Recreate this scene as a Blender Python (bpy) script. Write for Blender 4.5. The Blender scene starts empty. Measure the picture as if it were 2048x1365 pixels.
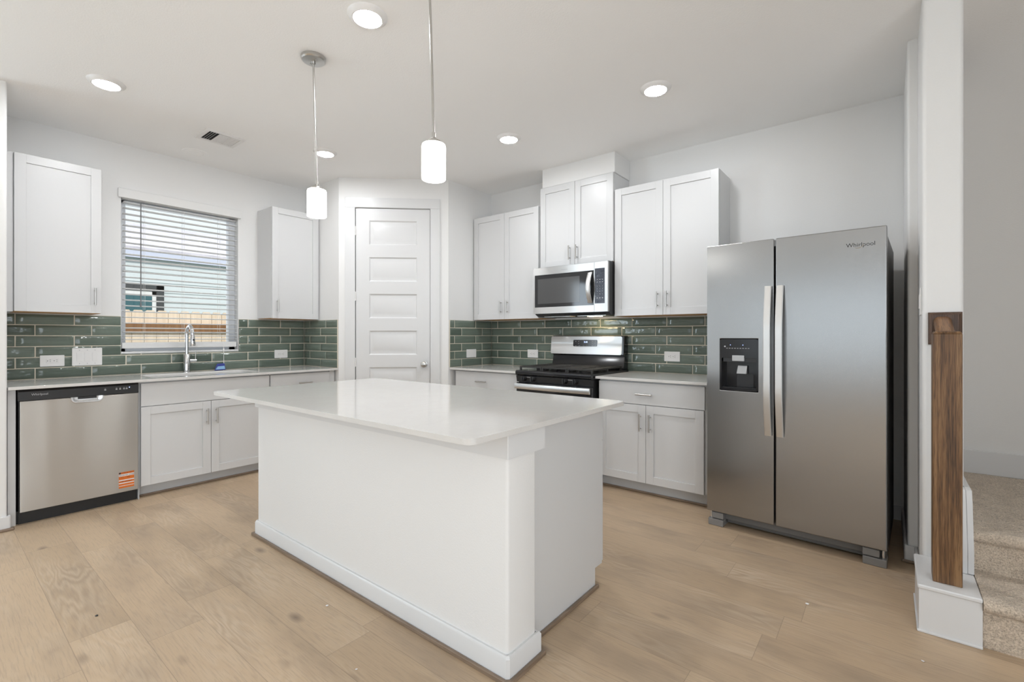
import bpy, bmesh, math, random
from mathutils import Vector, Matrix, noise
random.seed(7)
SC = bpy.context.scene
COL = SC.collection
PI = math.pi

# ------------------------------------------------------------ camera, sky, sun, daylight, exposure
cam_data = bpy.data.cameras.new('camera')
cam = bpy.data.objects.new('camera', cam_data); COL.objects.link(cam)
CAM_A = 0.8991
cam.location = (4.9254, -4.0028, 1.2057)
cam.rotation_euler = (PI/2, 0, PI/2 - CAM_A)
cam_data.sensor_width = 36.0
cam_data.sensor_fit = 'HORIZONTAL'
cam_data.lens = 944.05/2048*36.0
cam_data.shift_y = -(682.5-672.1)/2048
cam_data.clip_start = 0.02
SC.camera = cam

SC.view_settings.view_transform = 'Standard'
SC.view_settings.look = 'None'
SC.view_settings.gamma = 1.0
SC.view_settings.use_curve_mapping = False
SC.view_settings.exposure = 0.38
SC.cycles.max_bounces = 10
SC.cycles.diffuse_bounces = 6
SC.cycles.glossy_bounces = 5
SC.cycles.transmission_bounces = 8
SC.cycles.sample_clamp_indirect = 6.0
SC.cycles.caustics_reflective = False
SC.cycles.caustics_refractive = False
SC.cycles.use_denoising = True

world = bpy.data.worlds.new('sky'); SC.world = world
world.use_nodes = True
bg = world.node_tree.nodes['Background']
bg.inputs['Color'].default_value = (0.86, 0.94, 0.98, 1)
bg.inputs['Strength'].default_value = 0.85

def lamp(name, kind, loc, rot, energy, color, **kw):
    d = bpy.data.lights.new(name, kind); d.energy = energy; d.color = color
    for k, v in kw.items(): setattr(d, k, v)
    o = bpy.data.objects.new(name, d); COL.objects.link(o)
    o.location = loc; o.rotation_euler = rot
    return o
lamp('sun', 'SUN', (0, 0, 8), (0, math.radians(48), math.radians(12)), 2.2, (1.0, 0.95, 0.86), angle=0.01)
# daylight coming in through the two big living-room windows behind the camera
lamp('daylight_front', 'AREA', (3.6, -8.92, 1.42), (-PI/2, 0, PI), 9.5, (0.78, 0.89, 1.0), shape='RECTANGLE', size=3.9, size_y=1.8)
lamp('daylight_left', 'AREA', (-0.10, -5.95, 1.42), (0, -PI/2, 0), 62, (0.76, 0.89, 1.0), shape='RECTANGLE', size=1.8, size_y=1.85)
lamp('side_fill', 'AREA', (7.06, -5.6, 1.25), (0, PI/2, 0), 78, (0.86, 0.93, 1.0), shape='RECTANGLE', size=2.1, size_y=5.0)  # added fill from the unseen side, brightens island end and window wall
lamp('daylight_kitchen', 'AREA', (-0.22, -2.52, 1.72), (0, -PI/2, 0), 3, (0.9, 0.95, 1.0), shape='RECTANGLE', size=1.25, size_y=0.85)
lamp('stairwell_fill', 'AREA', (5.75, -0.6, 5.15), (0, 0, 0), 7, (1.0, 0.95, 0.9), shape='RECTANGLE', size=0.5, size_y=0.5)  # added fill lamp without a fixture, lifts the upper stairwell wall

# ------------------------------------------------------------ material helpers
class NT:
    def __init__(s, name):
        s.m = bpy.data.materials.new(name); s.m.use_nodes = True
        s.t = s.m.node_tree; s.t.nodes.clear()
        s.out = s.t.nodes.new('ShaderNodeOutputMaterial')
    def n(s, typ, **kw):
        x = s.t.nodes.new(typ)
        for k, v in kw.items():
            if k.startswith('i_'):
                s.set(x, k[2:].replace('_', ' '), v)
            else: setattr(x, k, v)
        return x
    def set(s, node, key, v):
        sock = node.inputs[key]
        if isinstance(v, bpy.types.NodeSocket): s.t.links.new(v, sock)
        elif isinstance(v, (tuple, list)) and len(v) == 3 and sock.type == 'RGBA': sock.default_value = (*v, 1)
        else: sock.default_value = v
    def math(s, op, a, b=0.0, c=0.0):
        x = s.t.nodes.new('ShaderNodeMath'); x.operation = op
        for i, v in enumerate((a, b, c)):
            if i < len(x.inputs): s.set(x, i, v)
        return x.outputs[0]
    def pos(s): return s.n('ShaderNodeNewGeometry').outputs['Position']
    def scale(s, v, sx, sy, sz):
        x = s.n('ShaderNodeVectorMath', operation='MULTIPLY'); s.set(x, 0, v); x.inputs[1].default_value = (sx, sy, sz); return x.outputs[0]
    def noise(s, vec, scale, detail=3, rough=0.5, dist=0.0):
        x = s.n('ShaderNodeTexNoise'); s.set(x, 'Vector', vec); x.inputs['Scale'].default_value = scale
        x.inputs['Detail'].default_value = detail; x.inputs['Roughness'].default_value = rough; x.inputs['Distortion'].default_value = dist
        return x.outputs['Fac']
    def ramp(s, fac, stops):
        x = s.n('ShaderNodeValToRGB'); s.set(x, 'Fac', fac); e = x.color_ramp.elements
        while len(e) < len(stops): e.new(0.5)
        for el, (p, c) in zip(e, stops): el.position = p; el.color = (*c, 1) if len(c) == 3 else c
        return x.outputs['Color']
    def mix(s, fac, a, b, blend='MIX'):
        x = s.n('ShaderNodeMix', data_type='RGBA', blend_type=blend)
        s.set(x, 0, fac); s.set(x, 6, a); s.set(x, 7, b); return x.outputs[2]
    def bump(s, h, strength, dist=0.001):
        x = s.n('ShaderNodeBump'); s.set(x, 'Height', h); x.inputs['Strength'].default_value = strength; x.inputs['Distance'].default_value = dist
        return x.outputs['Normal']
    def bsdf(s, color, rough=0.5, metal=0.0, normal=None, **kw):
        x = s.n('ShaderNodeBsdfPrincipled')
        s.set(x, 'Base Color', color); s.set(x, 'Roughness', rough); s.set(x, 'Metallic', metal)
        if normal is not None: s.set(x, 'Normal', normal)
        for k, v in kw.items(): s.set(x, k.replace('_', ' '), v)
        s.t.links.new(x.outputs[0], s.out.inputs[0]); return x

def srgb(r, g, b):
    f = lambda c: (c/255/12.92) if c/255 <= 0.04045 else ((c/255+0.055)/1.055)**2.4
    return (f(r), f(g), f(b))
def plain(name, color, rough=0.5, metal=0.0, **kw):
    t = NT(name); t.bsdf(color, rough, metal, **kw); return t.m
def emit(name, color, strength):
    t = NT(name); e = t.n('ShaderNodeEmission', i_Strength=strength); t.set(e, 'Color', color)
    t.t.links.new(e.outputs[0], t.out.inputs[0]); return t.m

M = {}
def paint(name, color, rough, bump_s, scale):
    t = NT(name); p = t.pos(); h = t.noise(p, scale, 2, 0.5)
    t.bsdf(color, rough, normal=t.bump(h, bump_s, 0.002)); return t.m
M['wall'] = paint('wall_paint', (0.775, 0.772, 0.765), 0.6, 0.25, 160)
M['ceiling'] = paint('ceiling_paint', (0.90, 0.898, 0.89), 0.8, 0.35, 120)
M['trim'] = plain('white_trim_paint', (0.69, 0.692, 0.695), 0.35)
M['cab'] = plain('white_cabinet_paint', (0.64, 0.642, 0.645), 0.32)
M['cab_wood'] = plain('raw_cabinet_underside', srgb(196, 152, 104), 0.6)
M['grey'] = plain('toe_kick_grey', (0.55, 0.56, 0.57), 0.5)
M['nickel'] = plain('brushed_nickel', (0.55, 0.54, 0.52), 0.28, 1.0)
M['chrome'] = plain('polished_chrome', (0.72, 0.73, 0.75), 0.08, 1.0)
M['black_gloss'] = plain('black_gloss', (0.012, 0.012, 0.014), 0.12)
M['black'] = plain('black_satin', (0.015, 0.015, 0.016), 0.42)
M['iron'] = plain('cast_iron', (0.028, 0.026, 0.024), 0.55)
M['dark_grey'] = plain('dark_grey_plastic', (0.10, 0.10, 0.10), 0.5)
M['charcoal'] = plain('charcoal_plastic', (0.022, 0.022, 0.024), 0.35)
M['case_grey'] = plain('fridge_case_grey', (0.16, 0.155, 0.15), 0.45)
M['foot_grey'] = plain('grey_hinge_cover', (0.22, 0.215, 0.21), 0.4)
M['white_plastic'] = plain('white_plastic', (0.80, 0.79, 0.78), 0.35)
M['slot'] = plain('dark_slot', (0.12, 0.11, 0.11), 0.6)
M['vinyl'] = plain('white_vinyl', (0.72, 0.74, 0.77), 0.35)
M['blind'] = plain('white_blind_slat', (0.70, 0.70, 0.695), 0.4)
M['wand'] = plain('grey_wand', (0.16, 0.16, 0.165), 0.3)
M['void'] = plain('dark_duct', (0.01, 0.01, 0.01), 0.8)
M['silver_plastic'] = plain('silver_plastic', (0.45, 0.46, 0.47), 0.3)
M['label_orange'] = plain('orange_label', srgb(214, 112, 38), 0.5)
M['label_white'] = plain('white_label', (0.75, 0.73, 0.74), 0.5)
M['ink'] = plain('black_ink', (0.03, 0.03, 0.03), 0.5)
M['ink_grey'] = plain('grey_lettering', (0.42, 0.42, 0.43), 0.4)
M['ink_brown'] = plain('brown_ink', srgb(120, 52, 14), 0.5)
M['logo'] = plain('dark_lettering', (0.05, 0.05, 0.05), 0.35, 0.6)
M['logo_gold'] = plain('gold_swoosh', (0.42, 0.36, 0.24), 0.3, 0.8)
M['tag_blue'] = plain('blue_tag', srgb(52, 62, 140), 0.4)
M['tag_pale'] = plain('pale_blue_tag', srgb(140, 180, 215), 0.4)
M['lens'] = emit('lit_lens', (0.955, 0.975, 1.0), 172.0)
M['shade_glow'] = None
M['led_blue'] = emit('blue_led', (0.35, 0.45, 1.0), 3.0)
M['digits'] = emit('blue_display_digits', (0.55, 0.68, 1.0), 2.2)
M['hood'] = emit('hood_lamp', (1.0, 0.80, 0.50), 26.0)

t = NT('opal_glass_shade')
e = t.n('ShaderNodeEmission', i_Strength=6.0); t.set(e, 'Color', (1.0, 0.975, 0.93))
d = t.n('ShaderNodeBsdfPrincipled'); t.set(d, 'Base Color', (0.85, 0.84, 0.82)); t.set(d, 'Roughness', 0.25)
a = t.n('ShaderNodeAddShader'); t.t.links.new(e.outputs[0], a.inputs[0]); t.t.links.new(d.outputs[0], a.inputs[1]); t.t.links.new(a.outputs[0], t.out.inputs[0])
M['shade_glow'] = t.m

def steel(name, base, rough, rot, aniso, wave=0.0):
    t = NT(name); p = t.pos()
    s1 = t.noise(t.scale(p, 2, 2, 420), 1.0, 2, 0.6)
    sm = t.noise(p, 3.5, 3, 0.55)
    r = t.math('ADD', t.math('MULTIPLY', sm, 0.06), rough - 0.03)
    tan = t.n('ShaderNodeTangent', direction_type='RADIAL', axis='Z')
    c = t.mix(t.math('MULTIPLY', s1, 0.15), base, tuple(x*0.82 for x in base))
    kw = dict(Anisotropic=aniso, Anisotropic_Rotation=rot, Tangent=tan.outputs[0])
    if wave:
        lo = t.noise(t.scale(p, 1.0, 6.0, 1.5), 1.0, 0, 0.0)
        kw['normal'] = t.bump(lo, 0.9, wave)
    t.bsdf(c, r, 1.0, **kw); return t.m
M['steel'] = steel('brushed_steel', (0.39, 0.39, 0.39), 0.24, 0.0, 0.5)
M['steel_v'] = steel('brushed_steel_panel', (0.58, 0.575, 0.565), 0.34, 0.25, 0.95)
M['steel_dw'] = steel('dishwasher_steel', (0.56, 0.545, 0.52), 0.30, 0.25, 0.98, 0.008)
M['steel_plain'] = plain('steel', (0.76, 0.76, 0.755), 0.34, 1.0)

# quartz: white with faint warm veins and specks
t = NT('white_quartz'); p = t.pos()
v = t.noise(p, 3.0, 6, 0.62, 1.4); vein = t.math('SUBTRACT', 1.0, t.math('MULTIPLY', t.math('ABSOLUTE', t.math('SUBTRACT', v, 0.5)), 14.0)); 
vein = t.math('MAXIMUM', vein, 0.0)
sp = t.math('GREATER_THAN', t.noise(p, 240, 1, 0.5), 0.66)
c = t.mix(t.math('MULTIPLY', vein, 0.10), (0.66, 0.647, 0.628), (0.56, 0.52, 0.48))
c = t.mix(t.math('MULTIPLY', sp, 0.12), c, (0.5, 0.46, 0.42))
t.bsdf(c, 0.09); M['quartz'] = t.m

# green glazed hand-made tile, streaked along its length
t = NT('green_glazed_tile'); p = t.pos()
ri = t.n('ShaderNodeNewGeometry').outputs['Random Per Island']
st = t.noise(t.scale(p, 4, 4, 130), 1.0, 4, 0.6)
cl = t.noise(p, 9.0, 3, 0.5)
c = t.ramp(t.math('ADD', t.math('MULTIPLY', ri, 0.45), t.math('MULTIPLY', st, 0.55)),
           [(0.0, srgb(70, 81, 73)), (0.45, srgb(96, 107, 97)), (0.75, srgb(116, 127, 116)), (1.0, srgb(142, 154, 141))])
c = t.mix(t.math('MULTIPLY', cl, 0.35), c, srgb(80, 97, 88))
und = t.noise(t.scale(p, 14, 14, 34), 1.0, 2, 0.5)
t.bsdf(c, 0.10, normal=t.bump(t.math('ADD', und, t.math('MULTIPLY', st, 0.06)), 0.55, 0.006), Specular_IOR_Level=0.55); M['tile'] = t.m
M['grout'] = paint('beige_grout', srgb(206, 198, 182), 0.85, 0.2, 300)

# vinyl plank floor, planks run along X
def plank_floor():
    t = NT('oak_plank_floor'); p = t.pos()
    sp = t.n('ShaderNodeSeparateXYZ'); t.set(sp, 0, p); x, y = sp.outputs[0], sp.outputs[1]
    W, L = 0.1948, 1.22
    yy = t.math('DIVIDE', t.math('ADD', y, 3.246+20*W), W); row = t.math('FLOOR', yy); fy = t.math('FRACT', yy)
    wn = t.n('ShaderNodeTexWhiteNoise', noise_dimensions='1D'); t.set(wn, 'W', row)
    xx = t.math('DIVIDE', t.math('ADD', x, t.math('MULTIPLY', wn.outputs[0], L)), L); ix = t.math('FLOOR', xx); fx = t.math('FRACT', xx)
    cb = t.n('ShaderNodeCombineXYZ'); t.set(cb, 0, row); t.set(cb, 1, ix)
    w2 = t.n('ShaderNodeTexWhiteNoise', noise_dimensions='2D'); t.set(w2, 'Vector', cb.outputs[0]); rnd = w2.outputs[0]
    cv = t.n('ShaderNodeCombineXYZ')
    t.set(cv, 0, t.math('ADD', t.math('MULTIPLY', x, 1.0), t.math('MULTIPLY', rnd, 37.0)))
    t.set(cv, 1, t.math('ADD', y, t.math('MULTIPLY', rnd, 11.0))); v = cv.outputs[0]
    body = t.noise(t.scale(v, 1.1, 5.0, 1), 1.0, 3, 0.5, 0.3)
    rings = t.math('SINE', t.math('MULTIPLY', body, 110.0))
    rings = t.math('MULTIPLY', t.math('ADD', rings, 1.0), 0.5)
    msk = t.noise(t.scale(v, 1.3, 3.0, 1), 1.0, 2, 0.5)
    msk = t.math('MULTIPLY', t.math('MAXIMUM', t.math('SUBTRACT', msk, 0.46), 0.0), 3.2)
    fib = t.noise(t.scale(v, 9, 160, 1), 1.0, 3, 0.6)
    cloud = t.noise(t.scale(v, 1.6, 4.5, 1), 1.0, 3, 0.55)
    c = t.ramp(rnd, [(0.0, (0.46, 0.338, 0.222)), (0.35, (0.49, 0.362, 0.240)), (0.7, (0.525, 0.39, 0.260)), (1.0, (0.475, 0.348, 0.230))])
    c = t.mix(t.math('MULTIPLY', t.math('MAXIMUM', t.math('SUBTRACT', 0.52, cloud), 0.0), 2.3), c, (0.275, 0.208, 0.15))
    c = t.mix(t.math('MULTIPLY', t.math('MULTIPLY', rings, msk), 0.55), c, (0.64, 0.52, 0.39))
    c = t.mix(t.math('MULTIPLY', t.math('MAXIMUM', t.math('SUBTRACT', 0.52, fib), 0.0), 2.0), c, (0.29, 0.22, 0.16))
    vo = t.n('ShaderNodeTexVoronoi', feature='F1'); t.set(vo, 'Vector', t.scale(v, 1.3, 3.0, 1)); vo.inputs['Scale'].default_value = 1.25
    kn = t.math('MAXIMUM', t.math('SUBTRACT', 1.0, t.math('MULTIPLY', vo.outputs['Distance'], 9.5)), 0.0)
    c = t.mix(t.math('MULTIPLY', kn, 0.85), c, (0.16, 0.115, 0.085))
    ey = t.math('MULTIPLY', t.math('MINIMUM', fy, t.math('SUBTRACT', 1.0, fy)), W)
    ex = t.math('MULTIPLY', t.math('MINIMUM', fx, t.math('SUBTRACT', 1.0, fx)), L)
    seam = t.math('LESS_THAN', t.math('MINIMUM', ey, ex), 0.0011)
    c = t.mix(t.math('MULTIPLY', seam, 0.45), c, (0.17, 0.13, 0.095))
    r = t.math('ADD', 0.40, t.math('MULTIPLY', fib, 0.12))
    t.bsdf(c, r, normal=t.bump(t.math('SUBTRACT', t.math('MULTIPLY', fib, 0.3), seam), 0.12, 0.001)); return t.m
M['floor'] = plank_floor()
t = NT('brown_shoe_moulding'); p = t.pos(); g = t.noise(t.scale(p, 6, 6, 90), 1, 3, 0.6)
t.bsdf(t.ramp(g, [(0.3, (0.165, 0.115, 0.078)), (0.7, (0.27, 0.20, 0.145))]), 0.4); M['shoe'] = t.m

def oak(name, stops, kind):
    t = NT(name); p = t.pos()
    big, fine, pore = {'post': ((34, 34, 0.9), (130, 130, 3.0), (380, 380, 14)), 'rail': ((40, 2.0, 6), (150, 5, 10), (400, 14, 40))}[kind]
    wob = t.noise(t.scale(p, *big), 1.0, 2, 0.5, 0.5)
    f = t.noise(t.scale(p, *fine), 1.0, 3, 0.55); pr = t.noise(t.scale(p, *pore), 1.0, 2, 0.6)
    k = t.math('ADD', t.math('MULTIPLY', wob, 0.35), t.math('ADD', t.math('MULTIPLY', f, 0.45), t.math('MULTIPLY', pr, 0.25)))
    c = t.ramp(k, stops)
    c = t.mix(t.math('MULTIPLY', t.math('MAXIMUM', t.math('SUBTRACT', 0.45, pr), 0.0), 3.0), c, (0.03, 0.015, 0.008))
    t.bsdf(c, 0.42, normal=t.bump(pr, 0.25, 0.001)); return t.m
M['oak'] = oak('stained_oak', [(0.40, (0.035, 0.015, 0.006)), (0.52, (0.135, 0.066, 0.026)), (0.66, (0.26, 0.145, 0.064))], 'post')
M['oak_rail'] = oak('stained_oak_rail', [(0.25, (0.06, 0.028, 0.012)), (0.5, (0.18, 0.085, 0.034)), (0.75, (0.36, 0.19, 0.08))], 'rail')
M['oak_dark'] = oak('dark_stained_oak', [(0.25, (0.022, 0.012, 0.008)), (0.5, (0.07, 0.038, 0.024)), (0.75, (0.17, 0.10, 0.065))], 'post')

t = NT('beige_carpet'); p = t.pos()
n1 = t.noise(p, 170, 3, 0.7); n2 = t.noise(p, 14, 3, 0.6)
c = t.ramp(t.math('ADD', t.math('MULTIPLY', n1, 0.8), t.math('MULTIPLY', n2, 0.2)), [(0.30, (0.25, 0.20, 0.155)), (0.5, (0.60, 0.50, 0.395)), (0.70, (0.84, 0.72, 0.59))])
t.bsdf(c, 0.95, normal=t.bump(n1, 0.9, 0.006), Sheen_Weight=0.25); M['carpet'] = t.m

def wood_fence(name, lo, hi):
    t = NT(name); p = t.pos(); ri = t.n('ShaderNodeNewGeometry').outputs['Random Per Island']
    g = t.noise(t.scale(p, 30, 30, 1.5), 1.0, 3, 0.6)
    t.bsdf(t.ramp(t.math('ADD', t.math('MULTIPLY', ri, 0.3), t.math('MULTIPLY', g, 0.7)), [(0.25, lo), (0.75, hi)]), 0.8); return t.m
M['fence'] = wood_fence('cedar_picket', srgb(206, 186, 164), srgb(236, 220, 200))
M['fence_rail'] = wood_fence('brown_rail', srgb(104, 72, 44), srgb(146, 106, 66))
M['siding'] = plain('pale_siding', srgb(200, 210, 216), 0.7)
M['fascia'] = plain('blue_white_fascia', srgb(196, 204, 226), 0.6)
t = NT('grey_shingles'); p = t.pos(); g = t.noise(t.scale(p, 30, 4, 4), 1, 2, 0.5)
t.bsdf(t.ramp(g, [(0.3, srgb(188, 187, 200)), (0.7, srgb(222, 220, 232))]), 0.9); M['shingle'] = t.m
M['dark_frame'] = plain('dark_window_trim', srgb(56, 60, 64), 0.5)
M['teal_glass'] = plain('reflecting_glass', srgb(60, 100, 110), 0.05)
M['grass'] = plain('grass', srgb(96, 110, 66), 0.9)
M['exterior'] = plain('exterior_brick', srgb(150, 120, 100), 0.9)
t = NT('window_glass')
g = t.n('ShaderNodeBsdfGlossy', i_Roughness=0.0); tr = t.n('ShaderNodeBsdfTransparent'); fr = t.n('ShaderNodeFresnel', i_IOR=1.45)
mx = t.n('ShaderNodeMixShader'); t.set(mx, 0, t.math('MULTIPLY', fr.outputs[0], 0.8)); t.t.links.new(tr.outputs[0], mx.inputs[1]); t.t.links.new(g.outputs[0], mx.inputs[2])
t.t.links.new(mx.outputs[0], t.out.inputs[0]); M['glass'] = t.m
# dark oven / microwave window glass, grey see-through look
M['mw_glass'] = plain('smoked_glass', (0.02, 0.02, 0.021), 0.06)
M['mw_mesh'] = plain('microwave_window_screen', (0.075, 0.075, 0.075), 0.10)
t = NT('film_covered_keypad'); p = t.pos(); w = t.noise(p, 60, 3, 0.6, 0.8)
t.bsdf((0.03, 0.034, 0.05), 0.10, normal=t.bump(w, 0.5, 0.004)); M['film'] = t.m

# ------------------------------------------------------------ mesh helpers
FA = lambda a, b, c: (b, a, c)             # facing the window wall: a = Y, b = out from the wall, c = up
FB = lambda a, b, c: (a, -b, c)            # facing the stove wall: a = X
PA, PB = Vector((0.662, -1.404)), Vector((1.453, -0.668))
PT = (PB-PA).normalized(); PN = Vector((PT.y, -PT.x))
FD = lambda a, b, c: (PA.x+PT.x*a+PN.x*b, PA.y+PT.y*a+PN.y*b, c)    # facing the pantry door
FW = lambda a, b, c: (a, b, c)

class MB:
    def __init__(s, F=FW): s.v = []; s.f = []; s.F = F
    def add(s, vs, fs):
        o = len(s.v); s.v += [s.F(*p) for p in vs]; s.f += [tuple(i+o for i in f) for f in fs]; return s
    def box(s, a0, a1, b0, b1, c0, c1):
        return s.add([(a0,b0,c0),(a1,b0,c0),(a1,b1,c0),(a0,b1,c0),(a0,b0,c1),(a1,b0,c1),(a1,b1,c1),(a0,b1,c1)],
                     [(0,3,2,1),(4,5,6,7),(0,1,5,4),(1,2,6,5),(2,3,7,6),(3,0,4,7)])
    def loops(s, loops, cap0=True, cap1=True):
        n = len(loops[0]); vs = [p for l in loops for p in l]; fs = []
        for k in range(len(loops)-1):
            for i in range(n):
                j = (i+1) % n; fs.append((k*n+i, k*n+j, (k+1)*n+j, (k+1)*n+i))
        if cap0: fs.append(tuple(range(n))[::-1])
        if cap1: fs.append(tuple((len(loops)-1)*n+i for i in range(n)))
        return s.add(vs, fs)
    def prism(s, poly, c0, c1): return s.loops([[(x, y, c0) for x, y in poly], [(x, y, c1) for x, y in poly]])
    def prism_b(s, poly, b0, b1): return s.loops([[(x, b0, z) for x, z in poly], [(x, b1, z) for x, z in poly]])   # outline in a,c
    def prism_a(s, poly, a0, a1): return s.loops([[(a0, y, z) for y, z in poly], [(a1, y, z) for y, z in poly]])   # outline in b,c
    def tube(s, pts, r, n=14, cap=True):
        pts = [Vector(p) for p in pts]; rs = r if isinstance(r, (list, tuple)) else [r]*len(pts)
        loops = []; up = None
        for i, p in enumerate(pts):
            d = (pts[min(i+1, len(pts)-1)] - pts[max(i-1, 0)]).normalized()
            if up is None: up = Vector((0, 0, 1)) if abs(d.z) < 0.9 else Vector((1, 0, 0))
            x = d.cross(up).normalized(); y = x.cross(d).normalized(); up = y
            loops.append([tuple(p + (x*math.cos(2*PI*k/n) + y*math.sin(2*PI*k/n))*rs[i]) for k in range(n)])
        return s.loops(loops, cap, cap)
    def lathe(s, prof, cx=0, cy=0, n=32, axis='z'):
        loops = []
        for r, h in prof:
            l = []
            for k in range(n):
                c, q = math.cos(2*PI*k/n)*r, math.sin(2*PI*k/n)*r
                l.append({'z': (cx+c, cy+q, h), 'b': (cx+c, h, cy+q), 'a': (h, cx+c, cy+q)}[axis])
            loops.append(l)
        return s.loops(loops)
    def rings(s, a0, a1, c0, c1, steps):        # nested rectangular rings; steps = (inset, b); last one is capped
        L = [[(a0+i, b, c0+i), (a1-i, b, c0+i), (a1-i, b, c1-i), (a0+i, b, c1-i)] for i, b in steps]
        return s.loops(L, False, True)
    def build(s, name, mat, parent=None, bevel=0.0, seg=2, smooth=35, local=False):
        me = bpy.data.meshes.new(name)
        off = Vector((0, 0, 0))
        if parent is not None and not local: off = root_loc(parent)
        me.from_pydata([Vector(v)-off for v in s.v], [], s.f)
        bm = bmesh.new(); bm.from_mesh(me); bmesh.ops.recalc_face_normals(bm, faces=bm.faces); bm.to_mesh(me); bm.free()
        return finish(name, me, mat, parent, bevel, seg, smooth)

def root_loc(o):
    v = Vector((0, 0, 0))
    while o is not None: v += Vector(o.location); o = o.parent
    return v
def finish(name, me, mat, parent, bevel=0.0, seg=2, smooth=35):
    o = bpy.data.objects.new(name, me); COL.objects.link(o)
    me.materials.append(mat)
    for p in me.polygons: p.use_smooth = True
    me.set_sharp_from_angle(angle=math.radians(smooth))
    if bevel:
        b = o.modifiers.new('bevel', 'BEVEL'); b.width = bevel; b.segments = seg; b.limit_method = 'ANGLE'; b.angle_limit = math.radians(40); b.harden_normals = True
    if parent is not None: o.parent = parent
    return o
def tag(o, label, cat, group=None):
    o['label'] = label; o['category'] = cat
    if group: o['group'] = group
    return o
def thing(name, label, cat, loc, rotz=0, group=None):
    o = bpy.data.objects.new(name, None); COL.objects.link(o); o.location = loc; o.rotation_euler = (0, 0, rotz)
    o.empty_display_size = 0.1
    return tag(o, label, cat, group)
def struct(o): o['kind'] = 'structure'; return o
def lab(o, s): o['label'] = s; return o
def copy_thing(src, loc, label=None, group=None, rotz=None):
    r = src.copy(); COL.objects.link(r); r.location = loc
    if rotz is not None: r.rotation_euler = (0, 0, rotz)
    if label: r['label'] = label
    if group: r['group'] = group
    def rec(a, b):
        for ch in list(a.children):
            if ch.name.startswith(('copyguard',)): continue
            c = ch.copy(); COL.objects.link(c); c.parent = b; c.matrix_parent_inverse = ch.matrix_parent_inverse
            rec(ch, c)
    rec(src, r); return r
def text(name, s, size, M4, mat, parent, depth=0.0004, align='LEFT', local=False):
    cu = bpy.data.curves.new(name, 'FONT'); cu.body = s; cu.size = size; cu.extrude = depth; cu.align_x = align
    tmp = bpy.data.objects.new('tmp', cu); COL.objects.link(tmp)
    dg = bpy.context.evaluated_depsgraph_get(); me = bpy.data.meshes.new_from_object(tmp.evaluated_get(dg))
    bpy.data.objects.remove(tmp); bpy.data.curves.remove(cu)
    me.transform(M4)
    if parent is not None and not local: me.transform(Matrix.Translation(-root_loc(parent)))
    me.name = name; me.materials.clear()
    o = bpy.data.objects.new(name, me); COL.objects.link(o); me.materials.append(mat); o.parent = parent
    return o
def frame_m(F, a, b, c):                      # text plane lying on a wall frame: x -> a, y -> c, z -> b
    o = Vector(F(a, b, c)); ex = Vector(F(a+1, b, c))-o; ez = Vector(F(a, b+1, c))-o; ey = Vector((0, 0, 1))
    return Matrix(((ex.x, ey.x, ez.x, o.x), (ex.y, ey.y, ez.y, o.y), (ex.z, ey.z, ez.z, o.z), (0, 0, 0, 1)))
def rrect(x0, x1, y0, y1, r, n=5):
    P = []
    for cx, cy, a in ((x1-r, y0+r, -90), (x1-r, y1-r, 0), (x0+r, y1-r, 90), (x0+r, y0+r, 180)):
        for k in range(n+1):
            t = math.radians(a+90*k/n); P.append((cx+r*math.cos(t), cy+r*math.sin(t)))
    return P

H = 2.781
CT = 0.885      # worktop height
# ------------------------------------------------------------ the room shell
o = MB().box(-0.14, 7.2, -9.1, 0.14, -0.1, 0.0).build('floor', M['floor']); struct(o)
m = MB(); m.box(-0.14, 5.192, -9.1, 0.14, H, H+0.25); m.box(5.192, 7.2, -9.1, -1.1, H, H+0.25)
struct(m.build('ceiling', M['ceiling']))
m = MB()      # window wall with two openings
def wall_x(m, x0, x1, y0, y1, z0, z1, holes):
    ys = sorted({y0, y1} | {h[0] for h in holes} | {h[1] for h in holes})
    for a, b in zip(ys, ys[1:]):
        hs = [h for h in holes if h[0] <= a and h[1] >= b]
        if not hs: m.box(x0, x1, a, b, z0, z1)
        else:
            m.box(x0, x1, a, b, z0, hs[0][2]); m.box(x0, x1, a, b, hs[0][3], z1)
WIN = (-2.966, -2.074, 1.062, 2.362)
wall_x(m, -0.16, 0.0, -9.1, 0.14, 0, H, [WIN, (-6.9, -5.0, 0.5, 2.35)])
struct(m.build('wall_left', M['wall']))
m = MB(); m.box(0.0, 5.05, 0.0, 0.14, 0, H); m.box(5.05, 6.4, 0.0, 0.14, 0, 5.2)
struct(m.build('wall_back', M['wall']))
m = MB(); m.box(0, 0.655, -3.80, -3.66, 0, H+0.06); struct(m.build('wall_stub', M['wall'], bevel=0.012, seg=3))
# pantry: two short returns and the diagonal with the door opening
DW0, DW1, DWT = 0.150, 0.911, 2.492
m = MB()
m.prism([(0, -1.404), (0.662, -1.404), (0.62, -1.304), (0, -1.304)], 0, H)
m.prism([(1.453, 0), (1.353, 0), (1.353, -0.626), (1.453, -0.668)], 0, H)
L = (PB-PA).length
for a0, a1, z0 in ((0, DW0, 0), (DW1, L, 0), (DW0, DW1, DWT)):
    p = [FD(a0, 0, 0), FD(a1, 0, 0), FD(a1 - (0.041 if a1 == L else 0), -0.1, 0), FD(a0 + (0.041 if a0 == 0 else 0), -0.1, 0)]
    m.prism([(q[0], q[1]) for q in p], z0, H)
struct(m.build('wall_pantry', M['wall']))
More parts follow.
